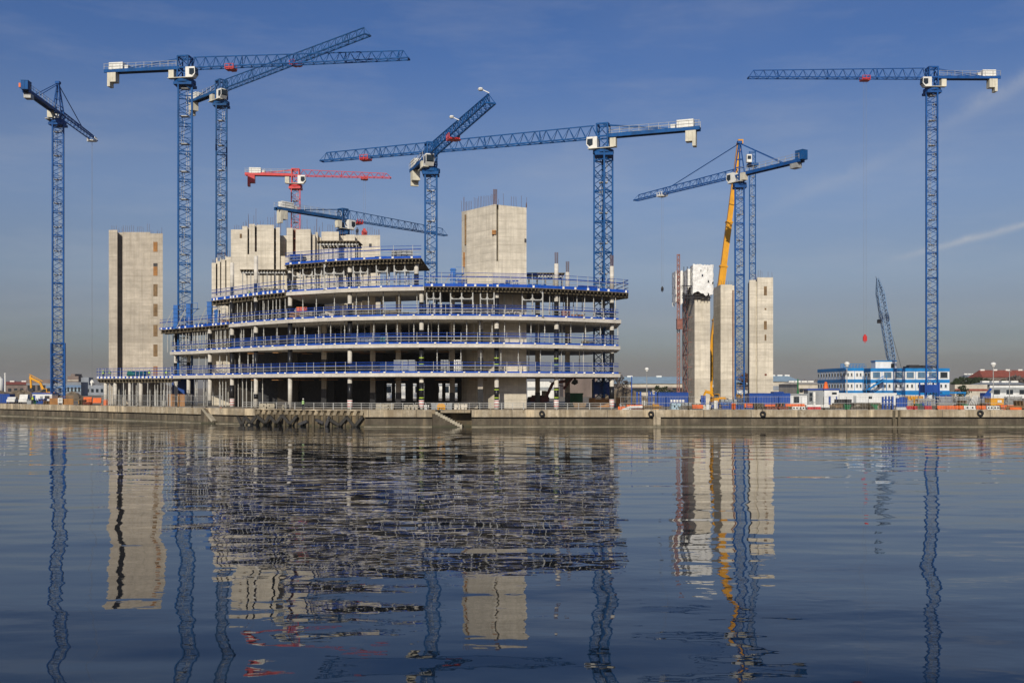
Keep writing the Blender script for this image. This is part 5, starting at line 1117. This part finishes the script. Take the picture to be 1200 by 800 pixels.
mb = MB(); x = X(935,240); mb.tube((x,240,GZ+2.8),(x,240,Zp(444,240)),.2,.16,8); mb.tube((x,240,GZ),(x,240,GZ+2.8),.28,.28,8); solo(mb, 'green_pole', M['green'], 'green upright pole behind the low white cabin', 'pole', (x,240,GZ))
mb = MB(); x = X(6,330); mb.tube((x,330,GZ),(x,330,Zp(438,330)),.28,.22,8); mb.ball((x,330,Zp(438,330)),.35,0,8); solo(mb, 'white_post', M['white'], 'white post beside the tank at far left', 'post', (x,330,GZ))
mb = MB(); x = X(-1,320); mb.tube((x,320,GZ),(x,320,Zp(443,320)),1.35,1.35,16); mb.tube((x,320,Zp(443,320)),(x,320,Zp(441,320)),1.35,.4,16); solo(mb, 'storage_tank', M['white'], 'white upright storage tank cut by the left edge', 'tank', (x,320,GZ), None, True)
# small odds and ends scattered behind the fences
rc = random.Random(21)
zones = ((728,772,'outside the right end of the frame'),(806,842,'below the sheeted core'),(842,880,'below the middle core'),(905,948,'below the low white cabin'),(948,1035,'below the long white cabin row'),(1056,1100,'below the right office wing'),(1100,1160,'below the cream building at right'),(1160,1198,'at the far right edge'),(0,58,'at the far left edge'),(86,116,'left of the low deck'))
def odd(kind, x, Y, m, s):
    mb = MB(); g0 = GZ-.01
    if kind == 'drum': mb.tube((x,Y,g0),(x,Y,g0+.9*s),.3*s,.3*s,12); mb.tube((x,Y,g0+.3*s),(x,Y,g0+.36*s),.33*s,.33*s,12); mb.tube((x,Y,g0+.6*s),(x,Y,g0+.66*s),.33*s,.33*s,12)
    elif kind == 'timber_bundle':
        for i in range(7): q = rc.uniform(-.35,.35); h = .1+.16*(i//2); mb.bar((x-1.5*s+rc.uniform(-.3,.3),Y+q,g0+h),(x+1.5*s+rc.uniform(-.3,.3),Y+q+rc.uniform(-.2,.2),g0+h+rc.uniform(-.03,.1)),.14,.12)
    elif kind == 'pallet_stack':
        n = rc.randint(4,9)
        for i in range(n):
            dx = rc.uniform(-.08,.08)
            for j in range(5): mb.box(x-.6+dx,x+.6+dx,Y-.5+j*.23,Y-.36+j*.23,g0+i*.15+.1,g0+i*.15+.13)
            for j in (-.55,0,.5): mb.box(x+j+dx-.05,x+j+dx+.05,Y-.5,Y+.56,g0+i*.15-.02,g0+i*.15+.1)
    elif kind == 'stillage':
        for a in (-.6,.6):
            for b in (-.5,.5): mb.bar((x+a,Y+b,g0),(x+a,Y+b,g0+1.25),.08)
        for z in (.15,.6,1.05): mb.bar((x-.6,Y-.5,g0+z),(x+.6,Y-.5,g0+z),.06); mb.bar((x-.6,Y+.5,g0+z),(x+.6,Y+.5,g0+z),.06); mb.bar((x-.6,Y-.5,g0+z),(x-.6,Y+.5,g0+z),.06); mb.bar((x+.6,Y-.5,g0+z),(x+.6,Y+.5,g0+z),.06)
        for i in range(5): mb.bar((x-.7,Y-.4+i*.2,g0+.3+.1*(i%3)),(x+.7,Y-.4+i*.2,g0+.32+.1*(i%3)),.09)
    elif kind == 'rubble_heap':
        for i in range(26): a = rc.uniform(0,6.3); r_ = rc.uniform(0,1.2); mb.obox((x+r_*math.cos(a),Y+r_*.6*math.sin(a),g0+max(.05,.55*(1.25-r_)*rc.uniform(.3,1))),(math.cos(a*3),math.sin(a*3),0),rc.uniform(.1,.28),rc.uniform(.08,.2),rc.uniform(.06,.16))
    else:
        mb.extrude([(-.45,0),(.45,0),(.5,.75),(-.5,.75)],(x,Y,g0),(1,0,0),.4); mb.box(x-.55,x+.55,Y-.45,Y+.45,g0+.75,g0+.82); mb.bar((x-.5,Y,g0+.82),(x-.2,Y,g0+1.05),.06)
    return mb
kinds = (('drum','drum',('box_blue','rust','hut_white','orange'),('blue','rusty','white','orange')),('timber_bundle','timber bundle',('timber','old_timber'),('brown','grey-brown')),('pallet_stack','pallet stack',('timber','old_timber'),('brown','weathered')),('stillage','stillage',('box_blue','galv','rust'),('blue','grey','rusty')),('rubble_heap','rubble heap',('stone','core_grey'),('buff','grey')),('tool_bin','bin',('yellow','green','hut_grey'),('yellow','green','grey')))
seen = {}
for z0_, z1_, where in zones:
    for q in range(max(4, int((z1_-z0_)/6.5))):
        kd, cat, ms, cs_ = kinds[rc.randrange(len(kinds))]; i = rc.randrange(len(ms)); px = rc.uniform(z0_+1, z1_-1); Y = rc.uniform(156.5, 172) if px > 700 else quay_y(X(px,195))+rc.uniform(4,13)
        x = X(px, Y) if px > 700 else X(px, 205); Y = Y if px > 700 else quay_y(x)+rc.uniform(3.5,12)
        solo(odd(kd, x, Y, ms[i], rc.uniform(.9,1.25)), kd, M[ms[i]], '%s %s lying on the quay %s' % (cs_[i], cat, where), cat, (x,Y,GZ), 'odds and ends on the quay')
# ------------------------------------------------------------------ buildings beyond
def far_building(px0, px1, y0, Y, dep, label, wall, roof=None, ridge=0, bands=(), wins=0, cat='building', name='far_building'):
    a, b, zt = X(px0,Y), X(px1,Y), Zp(y0,Y); r = thing(name, label, cat, ((a+b)/2,Y,GZ)); mb = MB(); mb.box(a,b,Y,Y+dep,GZ-.05,zt); mb.build('wall', M[wall], r)
    if roof:
        mb = MB(); mb.add([(a-.5,Y-.6,zt+.003),(b+.5,Y-.6,zt+.003),(b+.5,Y+dep+.6,zt+.003),(a-.5,Y+dep+.6,zt+.003),(a+ridge*.5,Y+dep*.5,zt+ridge),(b-ridge*.5,Y+dep*.5,zt+ridge)], [(0,3,2,1),(0,1,5,4),(2,3,4,5),(1,2,5),(3,0,4)]); ro = mb.build('roof', M[roof], r)
        mb = MB()
        for i in range(4): x = a+(b-a)*(i+.5)/4; mb.box(x-1.2,x+1.2,Y+dep*.5-.8,Y+dep*.5+.8,zt+ridge-.3,zt+ridge+.5)
        mb.build('roof_light', M['white'], ro)
    for k, (q0, q1, m) in enumerate(bands):
        mb = MB(); mb.box(a-.02,b+.02,Y-.12,Y-.004,Zp(q1,Y),Zp(q0,Y)); mb.build('cladding_band', M[m], r)
    for i in range(wins):
        mb = MB(); w_ = (b-a)/wins; h = zt-GZ
        mb.box(a+w_*(i+.25),a+w_*(i+.75),Y-.2,Y-.13,GZ+h*.3,GZ+h*.62); mb.build('window', M['glass'], r)
    return r
far_building(728,872,449.3,430,50,'long cream warehouse with pale blue roof behind the sheeted core','far_cream','far_roof',3.2,((453.5,456.5,'far_brown'),),3,'warehouse','warehouse')
far_building(905,940,447,470,40,'pale warehouse with blue-grey roof right of the rightmost core','far_cream','far_roof',3.0,((452,457,'far_grey'),),0,'warehouse','warehouse')
far_building(935,966,450,420,30,'low cream and brown sheds left of the site offices','far_cream','far_cream',1.0,((455,459,'far_brown'),),4,'shed','shed')
far_building(618,652,447,330,20,'white-walled building seen through the right bays of the frame','white',None,0,((453.5,457,'hut_grey'),),0)
far_building(660,700,438,380,25,'tall dim grey-brown building seen beneath the right bays','far_brown',None,0,(),0)
far_building(450,540,444,330,20,'pale building glimpsed through the middle of the ground level','white',None,0,((450,452,'far_grey'),),8)
far_building(1119,1157,450.5,330,14,'cream flat-roofed building with a red-brown strip at right','far_cream',None,0,((455.5,458,'roof_red'),),0)
far_building(1160,1206,450.5,330,14,'low white and grey shed row at the far right edge','hut_white','hut_grey',.8,((454,460,'hut_grey'),),3,'shed','shed')
far_building(1152,1212,442,560,18,'red-roofed brick building beyond the trees at far right','far_brown','roof_red',4.2,(),4)
far_building(1136,1152,443,620,15,'small white gabled house beyond the hedge at right','white','far_grey',2.5,(),3,'house','house')
far_building(31,60,444.5,480,7,'dim brown block behind the yellow excavator','far_brown',None,0,((449,451,'far_grey'),),5)
far_building(-20,36,450.5,520,25,'long low red-brown terrace at the far left','far_brown','roof_red',1.6,(),8)
far_building(78,95,447.5,430,7,'blue-banded pale office block right of the far left crane','far_grey',None,0,((451,454.5,'far_blue'),(456,458,'far_roof')),4)
far_building(54,80,449,440,6,'dim blue-grey sheds behind the far left crane','far_grey',None,0,((452,455,'far_blue'),),4,'shed','shed')
far_building(79,92,440.5,620,6,'brown stepped block on the left skyline','far_brown',None,0,((445,446,'far_cream'),),4); far_building(83,88,438,640,10,'small square tower on the left skyline','far_brown',None,0,(),1)
far_building(95,104,442,560,6,'dark block behind the hanging white hook at left','far_grey',None,0,(),3); far_building(100,128,451,460,6,'low dark sheds between the left crane and the low deck','far_grey',None,0,(),5,'shed','shed')
far_building(863,880,452,330,10,'low brown and white shed between the two right-hand cores','far_brown','far_brown',.6,((457,461,'white'),),0,'shed','shed')
# ------------------------------------------------------------------ trees
def leaves(mb, c, rx, rz, n, s, rnd, mi=0):
    for i in range(n):
        while True:
            q = V((rnd.uniform(-1,1),rnd.uniform(-1,1),rnd.uniform(-1,1)))
            if q.length < 1: break
        p = V(c)+V((q.x*rx,q.y*rx,q.z*rz)); u = V((rnd.uniform(-1,1),rnd.uniform(-1,1),rnd.uniform(-1,1))).normalized()*s*rnd.uniform(.6,1.3); w_ = u.cross(V((rnd.uniform(-1,1),rnd.uniform(-1,1),rnd.uniform(-1,1)))).normalized()*s*rnd.uniform(.4,.9)
        mb.add([p-u,p+w_*.6,p+u,p-w_*.6], [(0,1,2,3)], mi)
def tree(px, ytop, Y, w_, label, m='leaf_dark', conif=False, group='trees beyond the site'):
    rnd = random.Random(int(px*7)); x = X(px,Y); h = Zp(ytop,Y)-GZ; r = thing('tree', label, 'tree', (x,Y,GZ), group)
    mb = MB(); mb.tube((x,Y,GZ-.05),(x,Y,GZ+h*.8),w_*.07,w_*.02,7)
    for k in range(7): a = rnd.uniform(0,6.3); z = GZ+h*rnd.uniform(.25,.7); mb.tube((x,Y,z),(x+math.cos(a)*w_*.7,Y+math.sin(a)*w_*.7,z+h*.15),w_*.03,w_*.01,5)
    mb.build('trunk', M['bark'], r); mb = MB(); k = 12
    for i in range(k):
        t = (i+.5)/k; rr = w_*(1-t*.85 if conif else math.sin(math.pi*(.15+.8*t))**.6); a = rnd.uniform(0,6.3)
        leaves(mb, (x+math.cos(a)*rr*.4,Y+math.sin(a)*rr*.4,GZ+h*(.12+.83*t)), rr*.75, h*.09, 55, w_*.14, rnd)
    mb.build('crown', M[m], r)
for px, yt, Y, w_, l in ((1118,447,345,2.4,'leftmost dark evergreen beside the site offices'),(1123,443,420,4,'dark evergreen behind the cream building, left end of the row'),(1129,441,430,4,'dark evergreen above the left of the cream building'),(1136,442,425,4.2,'dark evergreen above the middle of the cream building'),(1143,441.5,430,4,'dark evergreen above the red-brown strip'),(1149,442,435,4,'dark evergreen at the right end of the cream building'),(1128.5,451,300,2.2,'small bushy evergreen in front of the cream building'),(1158,443.5,420,4.2,'dark evergreen left of the white-headed light mast'),(1168,445,430,3.2,'small evergreen right of the white-headed light mast'),(1177,444.5,430,3.6,'dark evergreen below the red roof'),(770,451.5,235,1.7,'small dark evergreen left of the lettered blue container'),(779,452,240,1.6,'small dark evergreen above the lettered blue container')):
    tree(px, yt, Y, w_, l)
for px, yt, Y, w_, l in ((1188,440,500,7,'broad russet autumn tree at far right'),(1198,443,480,6,'russet tree cut by the right edge'),(906,440,520,4.5,'russet bush-topped tree right of the rightmost core'),(873,437,520,5.5,'rust-brown tree between the two right-hand cores'),(726,436,300,3.2,'bare brown tree at the right end of the frame'),(785,455,260,2.0,'rust-brown shrub above the lettered blue container')):
    tree(px, yt, Y, w_, l, 'leaf_brown' if px != 873 else 'far_rust')
M_ = None
rnd = random.Random(11); mb = MB()
for i in range(230):
    px = rnd.uniform(-60,1300); Y = rnd.uniform(880,1150); hgt = rnd.uniform(7,13)*(1.0 if 700 < px < 1010 else .62)
    x = X(px,Y); mb.tube((x,Y,GZ-.1),(x,Y,GZ+hgt*.6),.35,.15,4)
    leaves(mb, (x,Y,GZ+hgt*.62), hgt*.62, hgt*.42, 42, 1.1, rnd)
o = mb.build('distant_trees', M['leaf_brown'], None); tag(o, 'hazy grey-brown line of bare trees along the horizon', 'tree line', None, 'stuff')
# ------------------------------------------------------------------ the smoky winter air over the docks
if HAZE > 0:
    mb = MB(); mb.box(-7500, 7500, -400, 7600, -2.3, 92); hz = mb.build('haze', [], None); hz['kind'] = 'stuff'
    hm = bpy.data.materials.new('haze_air'); hm.use_nodes = True; ht = hm.node_tree; ht.nodes.remove(ht.nodes['Principled BSDF']); pv = ht.nodes.new('ShaderNodeVolumePrincipled'); pv.inputs['Color'].default_value = (*HAZE_C,1); pv.inputs['Density'].default_value = HAZE; pv.inputs['Anisotropy'].default_value = 0
    ht.links.new(pv.outputs[0], ht.nodes['Material Output'].inputs['Volume']); hz.data.materials.append(hm)
# ------------------------------------------------------------------ sky, sun, camera
SUN_EL, SUN_AZ = math.radians(27), math.radians(11)      # azimuth: to the left of straight behind the camera
sdir = V((-math.sin(SUN_AZ)*math.cos(SUN_EL), -math.cos(SUN_AZ)*math.cos(SUN_EL), math.sin(SUN_EL)))
sun = bpy.data.lights.new('sun', 'SUN'); sun.energy = SUN_E; sun.angle = math.radians(.5); sun.color = (1,.92,.78)
so = bpy.data.objects.new('sun', sun); C.objects.link(so); so.rotation_euler = (-sdir).to_track_quat('-Z','Y').to_euler(); so.location = (-60,-60,120)
wd = bpy.data.worlds.new('World'); sc.world = wd; wd.use_nodes = True; nt = wd.node_tree; bg = nt.nodes['Background']; L = nt.links.new
sky = nt.nodes.new('ShaderNodeTexSky'); sky.sky_type = 'NISHITA'; sky.sun_disc = False; sky.sun_elevation = SUN_EL
sky.sun_rotation = math.atan2(sdir.x, sdir.y); sky.air_density = 1.0; sky.dust_density = 1.0; sky.ozone_density = 1.5; sky.altitude = 0
tc = nt.nodes.new('ShaderNodeTexCoord'); sp = nt.nodes.new('ShaderNodeSeparateXYZ'); L(tc.outputs['Generated'], sp.inputs[0])
rmp = nt.nodes.new('ShaderNodeValToRGB'); cr_ = rmp.color_ramp; cr_.interpolation = 'EASE'
cr_.elements[0].position = 0; cr_.elements[0].color = (*SKY[0][1],1); cr_.elements[1].position = 1; cr_.elements[1].color = (*SKY[-1][1],1)
for p_, c_ in SKY[1:-1]: e = cr_.elements.new(p_); e.color = (*c_,1)
L(sp.outputs[2], rmp.inputs[0])
col = mix(nt, 1.0, sky.outputs[0], rmp.outputs[0], 'MULTIPLY')
# thin vapour trails, as bands on great circles of the sky
def pdir(px, py): return V(((px-PX0)/F, 1, (HY-py)/F)).normalized()
def dotn(v): n = nt.nodes.new('ShaderNodeVectorMath'); n.operation = 'DOT_PRODUCT'; L(tc.outputs['Generated'], n.inputs[0]); n.inputs[1].default_value = v; return n.outputs['Value']
nz = noise(nt, tc.outputs['Generated'], 26, 5, .6)
for (a, b, wdt, amt, fade) in (((1085,156),(1215,88),.0075,.30,.5),((1055,302),(1210,260),.0030,.55,.5),((880,254),(1010,200),.007,.14,.5),((690,40),(900,0),.03,.07,.5),((560,215),(720,190),.03,.07,.5),((920,215),(1100,190),.02,.06,.5)):
    A, B = pdir(*a), pdir(*b); n = A.cross(B).normalized(); t = (B-A*B.dot(A)).normalized(); span = math.acos(max(-1,min(1,A.dot(B))))
    off = mathn(nt, 'ADD', dotn(n), maprange(nt, nz, .3, .7, -wdt*.5, wdt*.5)); g_ = mathn(nt, 'POWER', 2.718, mathn(nt, 'MULTIPLY', mathn(nt, 'POWER', mathn(nt, 'DIVIDE', mathn(nt, 'ABSOLUTE', off), wdt), 2), -1))
    al = dotn(t); f0 = maprange(nt, al, -.02, math.sin(span)*fade, 0, 1); f1 = maprange(nt, al, math.sin(span)*1.0, math.sin(span)*1.3, 1, .3 if fade < .55 else 1)
    k = mathn(nt, 'MULTIPLY', mathn(nt, 'MULTIPLY', mathn(nt, 'MULTIPLY', g_, f0), mathn(nt, 'MULTIPLY', f1, amt)), maprange(nt, nz, .3, .7, .5, 1.2))
    col = mix(nt, k, col, TRAIL)
cn = noise(nt, (lambda m_: (setattr(m_.inputs['Scale'],'default_value',(3,3,16)), L(tc.outputs['Generated'], m_.inputs['Vector']), m_.outputs['Vector'])[2])(nt.nodes.new('ShaderNodeMapping')), 2.2, 6, .62)
col = mix(nt, maprange(nt, cn, .46, .8, 0, .14), col, TRAIL)
L(col, bg.inputs['Color']); bg.inputs['Strength'].default_value = SKY_S
cam = bpy.data.cameras.new('camera'); co = bpy.data.objects.new('camera', cam); C.objects.link(co); co.location = (0,0,CZ); co.rotation_euler = (math.pi/2,0,0)
cam.sensor_width = 36; cam.lens = 36*F/1200; cam.shift_y = (HY-400)/1200; cam.clip_end = 20000; cam.clip_start = .5; sc.camera = co
sc.view_settings.view_transform = 'Standard'; sc.view_settings.look = 'None'; sc.view_settings.gamma = 1; sc.view_settings.exposure = EXPO
sc.cycles.max_bounces = 6; sc.cycles.diffuse_bounces = 2; sc.cycles.transparent_max_bounces = 24; sc.cycles.use_denoising = True; sc.cycles.caustics_reflective = False; sc.cycles.caustics_refractive = False
